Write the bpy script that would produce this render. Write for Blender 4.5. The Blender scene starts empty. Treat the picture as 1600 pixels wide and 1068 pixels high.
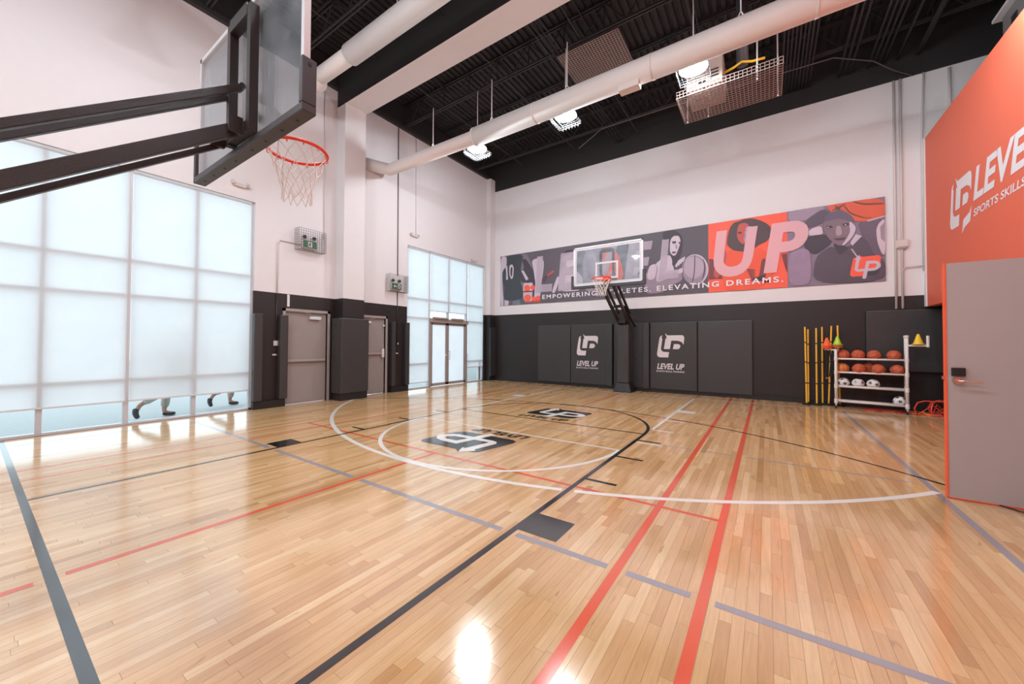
import bpy, bmesh, math, random
from mathutils import Vector, Matrix
from mathutils.geometry import tessellate_polygon
random.seed(7)
S = bpy.context.scene
COL = S.collection
PI = math.pi

# ------------------------------------------------------------------ camera
F_PX, CX, CY = 584.09, 800.0, 526.09
YAW, PIT, ROL = .5987206, .01773094, .00532285
H = 1.4
_c, _s = math.cos, math.sin
FW_ = Vector((-_s(YAW)*_c(PIT), _c(YAW)*_c(PIT), _s(PIT)))
_R = Vector((_c(YAW), _s(YAW), 0)); _U = _R.cross(FW_)
RT_ = _c(ROL)*_R + _s(ROL)*_U
UP_ = -_s(ROL)*_R + _c(ROL)*_U
CAM = Vector((0, 0, H))
cd = bpy.data.cameras.new('camera'); cam = bpy.data.objects.new('camera', cd); COL.objects.link(cam)
cam.matrix_world = Matrix(((RT_.x, UP_.x, -FW_.x, 0), (RT_.y, UP_.y, -FW_.y, 0), (RT_.z, UP_.z, -FW_.z, H), (0, 0, 0, 1)))
cd.sensor_width = 36; cd.lens = F_PX/1600*36; cd.shift_y = -(534-CY)/1600; cd.clip_start = .02; cd.clip_end = 200
S.camera = cam

def on(ax, val, x, y):
    """point of the plane axis=val that the surveyed pixel shows"""
    d = FW_ + RT_*((x-CX)/F_PX) - UP_*((y-CY)/F_PX)
    return CAM + d*((val-CAM[ax])/d[ax])

# ------------------------------------------------------------------ world, lights, exposure
S.view_settings.view_transform = 'Standard'; S.view_settings.look = 'None'
S.view_settings.gamma = 1; S.view_settings.use_curve_mapping = False
S.view_settings.exposure = 0.0
w = bpy.data.worlds.new('overcast'); S.world = w; w.use_nodes = True
bgn = w.node_tree.nodes['Background']; bgn.inputs[0].default_value = (.92, .965, 1.0, 1); bgn.inputs[1].default_value = 2.6
LAMP_DOWN, LAMP_ROUND = 46, 140
LAMPS = [(-6.0, 7.2), (-3.55, 7.2), (-1.05, 7.2), (2.35, 7.2), (-6.0, 1.6), (-3.0, 1.6), (0.0, 1.6), (-6.0, -2.2), (-3.0, -2.2), (0.6, -2.2)]

# ------------------------------------------------------------------ materials
def lin(c):
    return tuple(((v/255)/12.92 if v/255 <= .04045 else ((v/255+.055)/1.055)**2.4) for v in c) + (1,)
MATS = {}
def mat(name, rgb, rough=.5, metal=0., bump=0., bscale=40., var=0., vscale=6., emit=0., spec=.5, coat=0., alpha=1.):
    if name in MATS: return MATS[name]
    m = bpy.data.materials.new(name); m.use_nodes = True; nt = m.node_tree
    b = nt.nodes['Principled BSDF']
    b.inputs['Base Color'].default_value = lin(rgb); b.inputs['Roughness'].default_value = rough
    b.inputs['Metallic'].default_value = metal; b.inputs['Specular IOR Level'].default_value = spec
    b.inputs['Coat Weight'].default_value = coat; b.inputs['Alpha'].default_value = alpha
    geo = nt.nodes.new('ShaderNodeNewGeometry')
    n = nt.nodes.new('ShaderNodeTexNoise'); n.inputs['Scale'].default_value = vscale; n.inputs['Detail'].default_value = 5
    nt.links.new(geo.outputs['Position'], n.inputs['Vector'])
    mx = nt.nodes.new('ShaderNodeMixRGB'); mx.blend_type = 'MULTIPLY'; mx.inputs[0].default_value = 1
    rp = nt.nodes.new('ShaderNodeMapRange'); rp.inputs[3].default_value = 1-max(var, .02); rp.inputs[4].default_value = 1+max(var, .02)
    nt.links.new(n.outputs['Fac'], rp.inputs[0]); mx.inputs[1].default_value = lin(rgb)
    nt.links.new(rp.outputs[0], mx.inputs[2]); nt.links.new(mx.outputs[0], b.inputs['Base Color'])
    if bump:
        n2 = nt.nodes.new('ShaderNodeTexNoise'); n2.inputs['Scale'].default_value = bscale; n2.inputs['Detail'].default_value = 3
        nt.links.new(geo.outputs['Position'], n2.inputs['Vector'])
        bp = nt.nodes.new('ShaderNodeBump'); bp.inputs['Strength'].default_value = bump; bp.inputs['Distance'].default_value = .01
        nt.links.new(n2.outputs['Fac'], bp.inputs['Height']); nt.links.new(bp.outputs['Normal'], b.inputs['Normal'])
    if emit:
        b.inputs['Emission Color'].default_value = lin(rgb); b.inputs['Emission Strength'].default_value = emit
    MATS[name] = m; return m

def wood():
    m = bpy.data.materials.new('maple_floor'); m.use_nodes = True; nt = m.node_tree; N = nt.nodes.new; L = nt.links.new
    b = nt.nodes['Principled BSDF']
    geo = N('ShaderNodeNewGeometry'); oi = N('ShaderNodeObjectInfo'); at = N('ShaderNodeAttribute'); at.attribute_name = 'tone'
    ad = N('ShaderNodeMath'); ad.operation = 'ADD'; L(oi.outputs['Random'], ad.inputs[0]); L(at.outputs['Fac'], ad.inputs[1])
    fr = N('ShaderNodeMath'); fr.operation = 'FRACT'; L(ad.outputs[0], fr.inputs[0])
    cr = N('ShaderNodeValToRGB'); e = cr.color_ramp.elements
    cols = [(0, (188, 140, 92)), (.06, (202, 156, 106)), (.35, (210, 166, 116)), (.6, (215, 172, 122)), (.88, (220, 180, 131)), (1, (227, 191, 145))]
    e[0].position = 0; e[0].color = lin(cols[0][1]); e[1].position = 1; e[1].color = lin(cols[-1][1])
    for p, c in cols[1:-1]:
        k = e.new(p); k.color = lin(c)
    L(fr.outputs[0], cr.inputs[0])
    # grain, offset per board
    mp = N('ShaderNodeVectorMath'); mp.operation = 'MULTIPLY'; mp.inputs[1].default_value = (1, .07, 1); L(geo.outputs['Position'], mp.inputs[0])
    cb = N('ShaderNodeCombineXYZ'); ml = N('ShaderNodeMath'); ml.operation = 'MULTIPLY'; ml.inputs[1].default_value = 37; L(fr.outputs[0], ml.inputs[0]); L(ml.outputs[0], cb.inputs[2])
    ad2 = N('ShaderNodeVectorMath'); L(mp.outputs[0], ad2.inputs[0]); L(cb.outputs[0], ad2.inputs[1])
    g = N('ShaderNodeTexNoise'); g.inputs['Scale'].default_value = 55; g.inputs['Detail'].default_value = 6; g.inputs['Roughness'].default_value = .6; g.inputs['Distortion'].default_value = .6; L(ad2.outputs[0], g.inputs['Vector'])
    gr = N('ShaderNodeMapRange'); gr.inputs[1].default_value = .25; gr.inputs[2].default_value = .75; gr.inputs[3].default_value = .86; gr.inputs[4].default_value = 1.08; L(g.outputs['Fac'], gr.inputs[0])
    mx = N('ShaderNodeMixRGB'); mx.blend_type = 'MULTIPLY'; mx.inputs[0].default_value = 1; L(cr.outputs[0], mx.inputs[1]); L(gr.outputs[0], mx.inputs[2])
    # dark mineral streaks and knots
    g2 = N('ShaderNodeTexNoise'); g2.inputs['Scale'].default_value = 9; g2.inputs['Detail'].default_value = 3; g2.inputs['Distortion'].default_value = 1.2
    mp2 = N('ShaderNodeVectorMath'); mp2.operation = 'MULTIPLY'; mp2.inputs[1].default_value = (1.6, .3, 1); L(geo.outputs['Position'], mp2.inputs[0])
    ad3 = N('ShaderNodeVectorMath'); L(mp2.outputs[0], ad3.inputs[0]); L(cb.outputs[0], ad3.inputs[1]); L(ad3.outputs[0], g2.inputs['Vector'])
    kr = N('ShaderNodeMapRange'); kr.inputs[1].default_value = .68; kr.inputs[2].default_value = .80; kr.inputs[3].default_value = 0; kr.inputs[4].default_value = .75; L(g2.outputs['Fac'], kr.inputs[0])
    mx2 = N('ShaderNodeMixRGB'); L(kr.outputs[0], mx2.inputs[0]); L(mx.outputs[0], mx2.inputs[1]); mx2.inputs[2].default_value = lin((150, 98, 62))
    L(mx2.outputs[0], b.inputs['Base Color'])
    b.inputs['Roughness'].default_value = .115; b.inputs['IOR'].default_value = 2.0; b.inputs['Specular IOR Level'].default_value = 1.0
    rn = N('ShaderNodeTexNoise'); rn.inputs['Scale'].default_value = 14; L(geo.outputs['Position'], rn.inputs['Vector'])
    bp = N('ShaderNodeBump'); bp.inputs['Strength'].default_value = .05; bp.inputs['Distance'].default_value = .004; L(rn.outputs['Fac'], bp.inputs['Height']); L(bp.outputs['Normal'], b.inputs['Normal'])
    MATS['wood'] = m; return m

def sheer(name, rgb, tr, thru):
    """cloth or frosted film: reflects a little, lets diffuse daylight through"""
    m = bpy.data.materials.new(name); m.use_nodes = True; nt = m.node_tree; N = nt.nodes.new; L = nt.links.new
    nt.nodes.remove(nt.nodes['Principled BSDF']); out = nt.nodes['Material Output']
    geo = N('ShaderNodeNewGeometry'); wv = N('ShaderNodeTexNoise'); wv.inputs['Scale'].default_value = 3; L(geo.outputs['Position'], wv.inputs['Vector'])
    mr = N('ShaderNodeMapRange'); mr.inputs[3].default_value = .96; mr.inputs[4].default_value = 1.04; L(wv.outputs['Fac'], mr.inputs[0])
    mx = N('ShaderNodeMixRGB'); mx.blend_type = 'MULTIPLY'; mx.inputs[0].default_value = 1; mx.inputs[1].default_value = lin(rgb); L(mr.outputs[0], mx.inputs[2])
    d = N('ShaderNodeBsdfDiffuse'); t = N('ShaderNodeBsdfTranslucent'); a = N('ShaderNodeMixShader')
    L(mx.outputs[0], d.inputs[0]); L(mx.outputs[0], t.inputs[0]); a.inputs[0].default_value = tr; L(d.outputs[0], a.inputs[1]); L(t.outputs[0], a.inputs[2])
    tp = N('ShaderNodeBsdfTransparent'); a2 = N('ShaderNodeMixShader'); a2.inputs[0].default_value = thru; L(a.outputs[0], a2.inputs[1]); L(tp.outputs[0], a2.inputs[2])
    L(a2.outputs[0], out.inputs['Surface']); MATS[name] = m; return m

def pane(name, tint=(235, 245, 248), refl=.04, haze=0., hz=(200, 215, 225)):
    m = bpy.data.materials.new(name); m.use_nodes = True; nt = m.node_tree; N = nt.nodes.new; L = nt.links.new
    nt.nodes.remove(nt.nodes['Principled BSDF']); out = nt.nodes['Material Output']
    tp = N('ShaderNodeBsdfTransparent'); tp.inputs[0].default_value = lin(tint)
    gl = N('ShaderNodeBsdfGlossy'); gl.inputs['Roughness'].default_value = .03; gl.inputs[0].default_value = (1, 1, 1, 1)
    fr = N('ShaderNodeFresnel'); fr.inputs[0].default_value = 1.35
    ml = N('ShaderNodeMath'); ml.operation = 'MULTIPLY'; ml.inputs[1].default_value = refl*14; L(fr.outputs[0], ml.inputs[0])
    a = N('ShaderNodeMixShader'); L(ml.outputs[0], a.inputs[0]); L(tp.outputs[0], a.inputs[1]); L(gl.outputs[0], a.inputs[2])
    last = a
    if haze:
        df = N('ShaderNodeBsdfDiffuse'); df.inputs[0].default_value = lin(hz)
        geo = N('ShaderNodeNewGeometry'); n = N('ShaderNodeTexNoise'); n.inputs['Scale'].default_value = 5; n.inputs['Detail'].default_value = 8; L(geo.outputs['Position'], n.inputs['Vector'])
        mr = N('ShaderNodeMapRange'); mr.inputs[1].default_value = .3; mr.inputs[2].default_value = .7; mr.inputs[3].default_value = haze*.5; mr.inputs[4].default_value = haze*1.5; L(n.outputs['Fac'], mr.inputs[0])
        b2 = N('ShaderNodeMixShader'); L(mr.outputs[0], b2.inputs[0]); L(a.outputs[0], b2.inputs[1]); L(df.outputs[0], b2.inputs[2]); last = b2
    L(last.outputs[0], out.inputs['Surface']); MATS[name] = m; return m

M_wood = wood()
M_sub = mat('subfloor', (120, 84, 56), .6)
M_white = mat('wall_white', (222, 218, 220), .75, bump=.08, bscale=120, var=.02)
M_black = mat('wall_black', (36, 30, 30), .5, bump=.1, bscale=150, var=.08)
M_ceil = mat('ceiling_black', (40, 38, 39), .7, var=.1)
M_ceil2 = mat('steel_black', (48, 46, 47), .6, var=.1)
M_pad = mat('vinyl_pad', (58, 57, 58), .42, bump=.35, bscale=5, var=.05)
M_padk = mat('vinyl_black', (30, 28, 29), .5)
M_orange = mat('wall_orange', (226, 106, 78), .55, bump=.06, bscale=120, var=.02)
M_door = mat('door_taupe', (150, 141, 138), .5, var=.02)
M_frame = mat('frame_taupe', (160, 151, 147), .45)
M_gdoor = mat('door_grey', (172, 165, 165), .5, var=.02)
M_odoor = mat('door_edge_orange', (238, 96, 58), .5)
M_alu = mat('aluminium', (196, 198, 202), .4, metal=.0)
M_alul = mat('aluminium_light', (214, 216, 220), .4, metal=.1)
M_steel = mat('chrome', (200, 198, 196), .18, metal=1)
M_hoopblk = mat('hoop_black', (38, 30, 31), .38, bump=.5, bscale=260)
M_guard = mat('guard_grey', (70, 68, 70), .5)
M_rim = mat('rim_orange', (226, 62, 34), .4)
M_net = mat('net_white', (228, 222, 218), .8)
M_duct = mat('duct_white', (220, 212, 210), .5, metal=0., var=.02)
M_wire = mat('wire_white', (226, 218, 216), .45)
M_wired = mat('wire_grey', (96, 88, 88), .45)
M_wirep = mat('wire_pink', (158, 138, 132), .5)
M_cond = mat('conduit_white', (210, 200, 196), .5)
M_condb = mat('conduit_black', (48, 44, 45), .5)
M_heater = mat('heater_beige', (188, 168, 158), .5)
M_dark = mat('dark', (26, 24, 25), .6)
M_yel = mat('yellow', (245, 190, 40), .45)
M_yelp = mat('pole_yellow', (244, 186, 60), .45)
M_pvc = mat('pvc_white', (232, 222, 218), .35)
M_ball = mat('basketball', (196, 92, 58), .6, bump=.3, bscale=500)
M_ballo = mat('basketball_orange', (216, 122, 58), .6, bump=.3, bscale=500)
M_seam = mat('ball_seam', (62, 34, 28), .6)
M_soc = mat('soccer_white', (228, 224, 222), .45)
M_socb = mat('soccer_black', (40, 40, 44), .45)
M_cor = mat('cone_orange', (246, 96, 50), .5)
M_cgr = mat('cone_green', (170, 210, 50), .5)
M_cye = mat('cone_yellow', (246, 200, 50), .5)
M_red = mat('agility_red', (244, 76, 58), .5)
M_redd = mat('flat_red', (170, 24, 34), .6)
M_pl_b = mat('paint_black', (30, 30, 33), .12, spec=2.0)
M_pl_w = mat('paint_white', (232, 226, 220), .14, spec=1.6)
M_pl_r = mat('paint_red', (216, 88, 58), .14, spec=1.6)
M_pl_g = mat('paint_grey', (150, 144, 150), .14, spec=1.6)
M_pr_w = mat('print_white', (228, 222, 226), .55)
M_green = mat('exit_green', (20, 110, 66), .4)
M_blind = sheer('blind_cloth', (240, 243, 245), .62, .0)
M_frost = sheer('frosted_film', (234, 242, 246), .66, .03)
M_glass = pane('window_glass')
M_bglass = pane('backboard_glass', (240, 242, 243), .06, .13, (196, 206, 212))
M_bglass2 = pane('backboard_glass_far', (238, 240, 241), .05, .16)
M_pave = mat('pavement', (178, 178, 178), .8, bump=.3, bscale=60, var=.2, vscale=30)
M_skin = mat('skin', (196, 150, 128), .6)
M_cloth = mat('light_trousers', (196, 186, 176), .8)
M_shoe = mat('shoe_dark', (66, 70, 78), .6)
M_shirt = mat('shirt', (150, 156, 168), .8)
M_hair = mat('hair', (50, 38, 32), .8)
M_lamp = mat('lamp_glow', (255, 250, 244), .5, emit=30)
M_warm = mat('flame_glow', (255, 214, 150), .5, emit=3)

# ------------------------------------------------------------------ mesh building
class MB:
    def __init__(s): s.v = []; s.f = []
    def quad(s, pts):
        i = len(s.v); s.v += [tuple(p) for p in pts]; s.f.append(tuple(range(i, i+len(pts)))); return s
    def box(s, a, b, T=None):
        x0, x1 = sorted((a[0], b[0])); y0, y1 = sorted((a[1], b[1])); z0, z1 = sorted((a[2], b[2]))
        P = [Vector(p) for p in ((x0,y0,z0),(x1,y0,z0),(x1,y1,z0),(x0,y1,z0),(x0,y0,z1),(x1,y0,z1),(x1,y1,z1),(x0,y1,z1))]
        if T is not None: P = [T @ p for p in P]
        i = len(s.v); s.v += [tuple(p) for p in P]
        s.f += [tuple(i+k for k in q) for q in ((0,3,2,1),(4,5,6,7),(0,1,5,4),(1,2,6,5),(2,3,7,6),(3,0,4,7))]; return s
    def beam(s, p, q, wx, wy=None, up=(0, 0, 1)):
        """rectangular bar from p to q"""
        p = Vector(p); q = Vector(q); wy = wy or wx; d = (q-p).normalized(); u = Vector(up)
        if abs(d.dot(u)) > .98: u = Vector((1, 0, 0))
        a = d.cross(u).normalized()*wx/2; b = a.cross(d).normalized()*wy/2
        i = len(s.v)
        for c in (p, q): s.v += [tuple(c-a-b), tuple(c+a-b), tuple(c+a+b), tuple(c-a+b)]
        s.f += [tuple(i+k for k in t) for t in ((0,1,2,3),(7,6,5,4),(0,4,5,1),(1,5,6,2),(2,6,7,3),(3,7,4,0))]; return s
    def tube(s, pts, r, n=8, cap=True, r2=None):
        pts = [Vector(p) for p in pts]; rings = []; prev = None
        for k, p in enumerate(pts):
            if k == 0: d = pts[1]-p
            elif k == len(pts)-1: d = p-pts[k-1]
            else: d = (pts[k+1]-p).normalized()+(p-pts[k-1]).normalized()
            d.normalize()
            if prev is None:
                u = Vector((0, 0, 1)) if abs(d.z) < .9 else Vector((1, 0, 0)); a = d.cross(u).normalized()
            else: a = (prev-d*prev.dot(d)).normalized()
            prev = a; b = d.cross(a); rr = r if r2 is None else r+(r2-r)*k/(len(pts)-1)
            i = len(s.v); rings.append(i)
            for j in range(n):
                t = 2*PI*j/n; s.v.append(tuple(p+(a*math.cos(t)+b*math.sin(t))*rr))
        for k in range(len(rings)-1):
            for j in range(n):
                s.f.append((rings[k]+j, rings[k]+(j+1) % n, rings[k+1]+(j+1) % n, rings[k+1]+j))
        if cap: s.f.append(tuple(rings[0]+j for j in reversed(range(n)))); s.f.append(tuple(rings[-1]+j for j in range(n)))
        return s
    def lathe(s, c, prof, n=16, ax=(0, 0, 1), cap=False):
        c = Vector(c); z = Vector(ax).normalized(); u = Vector((1, 0, 0)) if abs(z.x) < .9 else Vector((0, 1, 0)); a = z.cross(u).normalized(); b = z.cross(a)
        base = len(s.v)
        for r, h in prof:
            for j in range(n):
                t = 2*PI*j/n; s.v.append(tuple(c+z*h+(a*math.cos(t)+b*math.sin(t))*r))
        for k in range(len(prof)-1):
            for j in range(n):
                s.f.append((base+k*n+j, base+k*n+(j+1) % n, base+(k+1)*n+(j+1) % n, base+(k+1)*n+j))
        if cap: s.f.append(tuple(base+j for j in reversed(range(n)))); s.f.append(tuple(base+(len(prof)-1)*n+j for j in range(n)))
        return s
    def sphere(s, c, r, n=16, m=10, sc=(1, 1, 1)):
        c = Vector(c); i = len(s.v)
        for k in range(1, m):
            p = PI*k/m
            for j in range(n):
                t = 2*PI*j/n; s.v.append((c.x+r*sc[0]*math.sin(p)*math.cos(t), c.y+r*sc[1]*math.sin(p)*math.sin(t), c.z+r*sc[2]*math.cos(p)))
        for k in range(m-2):
            for j in range(n):
                s.f.append((i+k*n+j, i+(k+1)*n+j, i+(k+1)*n+(j+1) % n, i+k*n+(j+1) % n))
        top = len(s.v); s.v.append((c.x, c.y, c.z+r*sc[2])); s.v.append((c.x, c.y, c.z-r*sc[2]))
        for j in range(n):
            s.f.append((top, i+j, i+(j+1) % n)); s.f.append((top+1, i+(m-2)*n+(j+1) % n, i+(m-2)*n+j))
        return s
    def ring(s, c, R, r, ax=(0, 0, 1), n=24, k=6):
        c = Vector(c); z = Vector(ax).normalized(); u = Vector((1, 0, 0)) if abs(z.x) < .9 else Vector((0, 1, 0)); a = z.cross(u).normalized(); b = z.cross(a)
        i = len(s.v)
        for j in range(n):
            t = 2*PI*j/n; d = a*math.cos(t)+b*math.sin(t)
            for q in range(k):
                p = 2*PI*q/k; s.v.append(tuple(c+d*(R+r*math.cos(p))+z*r*math.sin(p)))
        for j in range(n):
            for q in range(k):
                s.f.append((i+j*k+q, i+((j+1) % n)*k+q, i+((j+1) % n)*k+(q+1) % k, i+j*k+(q+1) % k))
        return s
    def ngon3(s, pts, thick=None, nrm=None):
        """flat polygon (may be concave), optionally with thickness along nrm"""
        pts = [Vector(p) for p in pts]; tri = tessellate_polygon([pts]); i = len(s.v); n = len(pts)
        s.v += [tuple(p) for p in pts]; s.f += [tuple(i+k for k in t) for t in tri]
        if thick:
            d = Vector(nrm)*thick; s.v += [tuple(p+d) for p in pts]; s.f += [tuple(i+n+k for k in reversed(t)) for t in tri]
            s.f += [(i+k, i+(k+1) % n, i+n+(k+1) % n, i+n+k) for k in range(n)]
        return s
    def build(s, name, m, parent=None, smooth=False, label=None, cat=None, group=None, kind=None, bevel=0, weld=True):
        me = bpy.data.meshes.new(name); me.from_pydata(s.v, [], s.f)
        bm = bmesh.new(); bm.from_mesh(me); bmesh.ops.recalc_face_normals(bm, faces=bm.faces); bm.to_mesh(me); bm.free()
        me.materials.append(m)
        if smooth:
            for p in me.polygons: p.use_smooth = True
        o = bpy.data.objects.new(name, me); COL.objects.link(o)
        if bevel:
            md = o.modifiers.new('bevel', 'BEVEL'); md.width = bevel; md.segments = 2; md.limit_method = 'ANGLE'
        if parent: o.parent = parent
        tag(o, label, cat, group, kind); return o
def tag(o, label=None, cat=None, group=None, kind=None):
    if label: o['label'] = label
    if cat: o['category'] = cat
    if group: o['group'] = group
    if kind: o['kind'] = kind
    return o
def thing(name, label, cat, loc=(0, 0, 0), group=None, rz=0):
    o = bpy.data.objects.new(name, None); COL.objects.link(o); o.location = loc; o.rotation_euler = (0, 0, rz); o.empty_display_size = .1
    return tag(o, label, cat, group)
def struct(name):
    o = bpy.data.objects.new(name, None); COL.objects.link(o); o['kind'] = 'structure'; return o
def copy_tree(o, parent=None):
    c = o.copy(); COL.objects.link(c)
    if parent: c.parent = parent
    for ch in list(o.children): copy_tree(ch, c)
    return c
def V(*a): return Vector(a)

class Frame:
    """flat 2-D drawing frame on a surface"""
    def __init__(s, o, u, v): s.o = Vector(o); s.u = Vector(u); s.v = Vector(v); s.n = s.u.cross(s.v).normalized()
    def at(s, x, y, h=0): return s.o+s.u*x+s.v*y+s.n*h
_txt = {}
def text_mesh(body, bold=.02, shear=0., space=1.):
    k = (body, bold, shear, space)
    if k not in _txt:
        c = bpy.data.curves.new('t', 'FONT'); c.body = body; c.offset = bold; c.shear = shear; c.resolution_u = 5; c.space_character = space
        o = bpy.data.objects.new('t', c); COL.objects.link(o); dg = bpy.context.evaluated_depsgraph_get(); dg.update()
        me = bpy.data.meshes.new_from_object(o.evaluated_get(dg)); vs = [v.co.copy() for v in me.vertices]; fs = [tuple(p.vertices) for p in me.polygons]
        bpy.data.objects.remove(o)
        x0 = min(v.x for v in vs); x1 = max(v.x for v in vs); y0 = min(v.y for v in vs); y1 = max(v.y for v in vs)
        _txt[k] = ([((v.x-x0)/(x1-x0), (v.y-y0)/(y1-y0)) for v in vs], fs)
    return _txt[k]
def text(fr, body, x0, x1, y0, y1, m, parent, name='lettering', h=.002, bold=.02, shear=0., space=1.):
    vs, fs = text_mesh(body, bold, shear, space); mb = MB()
    mb.v = [tuple(fr.at(x0+(x1-x0)*a, y0+(y1-y0)*b, h)) for a, b in vs]; mb.f = list(fs)
    return mb.build(name, m, parent)
def rrect(pts, r, n=4):
    out = []; N = len(pts)
    for i, p in enumerate(pts):
        p = Vector(p); a = (Vector(pts[i-1])-p).normalized(); b = (Vector(pts[(i+1) % N])-p).normalized()
        rr = r if not isinstance(r, (list, tuple)) else r[i]
        if rr <= 0: out.append((p.x, p.y)); continue
        for k in range(n+1):
            t = k/n; q = p+a*rr*(1-t)**2+b*rr*t**2; out.append((q.x, q.y))
    return out
LG = lambda q: [((x-250)/470, (600-y)/470) for x, y in q]
LOGO_A = LG([(352,183),(318,192),(300,215),(290,260),(250,530),(256,570),(290,597),(447,597),(462,497),(375,495),(338,480),(320,440),(346,240),(326,224)])
LOGO_B = LG([(390,138),(435,183),(680,180),(708,196),(719,235),(705,357),(676,310),(620,285),(500,280),(475,440),(370,440),(402,236),(425,237)])
LOGO_C = LG([(545,345),(620,345),(650,365),(652,400),(625,438),(525,440)])
LOGO_D = LG([(518,500),(625,497),(672,470),(698,440),(682,540),(655,585),(610,597),(503,597)])
LOGO_P = LG([(385,140),(430,232),(405,236),(372,438),(475,438),(500,278),(620,282),(680,305),(712,360),(712,420),(680,470),(625,499),(520,502),(500,620),(490,655),(455,655),(437,640),(460,498),(372,498),(335,482),(316,440),(345,236),(320,232)])
def logo(fr, x, y, wd, ht, dark, light, parent, h=.002, path=True, tailonly=False, tint=None):
    def put(poly, m, hh, nm):
        mb = MB(); mb.ngon3([fr.at(x+a*wd, y+b*ht, hh) for a, b in poly]); mb.build(nm, m, parent)
    if path:
        put(LOGO_P, light, h, 'logo_path')
    for p in ((LOGO_A, LOGO_B, LOGO_C, LOGO_D) if path else (LOGO_A, LOGO_B, LOGO_C)):
        put(p, dark if p is not LOGO_D or tint is None else tint, h+.0005 if path else h, 'logo_patch')

LW, FWY = -8.85, 11.5     # left wall, far wall
RW = 2.79                 # orange wall
ZT = 8.4                  # roof deck

# ------------------------------------------------------------------ floor
fl = struct('floor')
MB().box((LW-.1, -4.2, -.12), (6.1, FWY+.1, -.008)).build('subfloor', M_sub, fl)
BW = .0572
rows = []
x = LW
random.seed(11)
while x < 6.0:
    y = -4.1-random.random()*.9
    while y < FWY:
        L = random.choice((.35, .5, .6, .75, .9, 1.05, 1.3))*random.uniform(.85, 1.1)
        rows.append((x, max(y, -4.1), min(BW, 6.0-x), min(y+L, FWY)-max(y, -4.1))); y += L
    x += BW
def vis(b):
    cx_, cy_ = b[0]+b[2]/2, b[1]+b[3]/2
    d = Vector((cx_, cy_, -H)); z = d.dot(FW_)
    if z < .3: return 0
    px_ = CX+F_PX*d.dot(RT_)/z; py_ = CY-F_PX*d.dot(UP_)/z
    if not (-40 < px_ < 1640 and py_ < 1100): return 0
    return b[2]*b[3]/z**3
rows = [r for r in rows if r[3] > .02]
rows.sort(key=vis, reverse=True)
um = bpy.data.meshes.new('floor_board')
mb = MB().box((0, 0, -.008), (1, 1, 0)); um.from_pydata(mb.v, [], mb.f); um.materials.append(M_wood)
G = .0005
for (bx, by, bw, bl) in rows[:300]:
    o = bpy.data.objects.new('floor_board', um); COL.objects.link(o); o.parent = fl; o.location = (bx+G, by+G, 0); o.scale = (bw-2*G, bl-2*G, 1)
mb = MB(); tones = []
for (bx, by, bw, bl) in rows[300:]:
    i = len(mb.v); x0, x1, y0, y1 = bx+G, bx+bw-G, by+G, by+bl-G
    mb.v += [(x0,y0,-.008),(x1,y0,-.008),(x1,y1,-.008),(x0,y1,-.008),(x0,y0,0),(x1,y0,0),(x1,y1,0),(x0,y1,0)]
    mb.f += [(i+4,i+5,i+6,i+7),(i,i+1,i+5,i+4),(i+1,i+2,i+6,i+5),(i+2,i+3,i+7,i+6),(i+3,i,i+4,i+7)]
    tones += [random.random()]*8
o = mb.build('floor_boards', M_wood, fl, kind='stuff')
at_ = o.data.attributes.new('tone', 'FLOAT', 'POINT'); at_.data.foreach_set('value', tones)

# painted court markings
ZL = .0006
NL = [0]
def nl():
    NL[0] += 1; return NL[0]*.000012
def strip(m, x0, y0, x1, y1, w_, lift=0):
    p = V(x0, y0, 0); q = V(x1, y1, 0); d = (q-p).normalized(); n = V(-d.y, d.x, 0)*w_/2; z = V(0, 0, ZL+lift+nl())
    MB().quad([p-n+z, q-n+z, q+n+z, p+n+z]).build('painted_line', m, fl)
def arc(m, cx, cy, r, a0, a1, w_, lift=0, n=60):
    mb = MB(); up_ = nl()
    for k in range(n+1):
        t = math.radians(a0+(a1-a0)*k/n)
        for rr in (r-w_/2, r+w_/2): mb.v.append((cx+rr*math.cos(t), cy+rr*math.sin(t), ZL+lift+up_))
    mb.f = [(2*k, 2*k+1, 2*k+3, 2*k+2) for k in range(n)]
    mb.build('painted_line', m, fl)
XC = -3.48; W5 = .052
# red
for xx in (-.78, -.30):
    strip(M_pl_r, xx, -4, xx, 11.4, .056)
for xx in (-6.16, -6.64):
    strip(M_pl_r, xx, -4, xx, 11.2, .04)
strip(M_pl_r, -3.5, -4, -3.5, .25, W5); strip(M_pl_r, -3.5, .37, -3.5, 3.39, W5)
strip(M_pl_r, -6.62, 3.41, -.3, 3.41, .045); strip(M_pl_r, -6.62, 7.4, -.3, 7.4, .035)
strip(M_pl_r, -3.47, 7.82, -3.47, 11.2, .04)
# grey
for a, b in ((-8.3, -6.7), (-6.58, -6.22), (-6.1, -5.47), (-5.28, -3.57), (-3.44, -1.66), (-1.53, -.84), (-.72, -.36), (-.24, 1.3)):
    strip(M_pl_g, a, 2.31, b, 2.31, .055)
for a, b in ((-5.3, -1.7), (-1.2, -.84), (-.72, -.36), (-.24, 1.2)):
    strip(M_pl_g, a, 5.5, b, 5.5, .03)
strip(M_pl_g, 1.33, -4, 1.33, 10.55, .055); strip(M_pl_g, -8.3, .4, -8.3, 10.5, .045)
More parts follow.
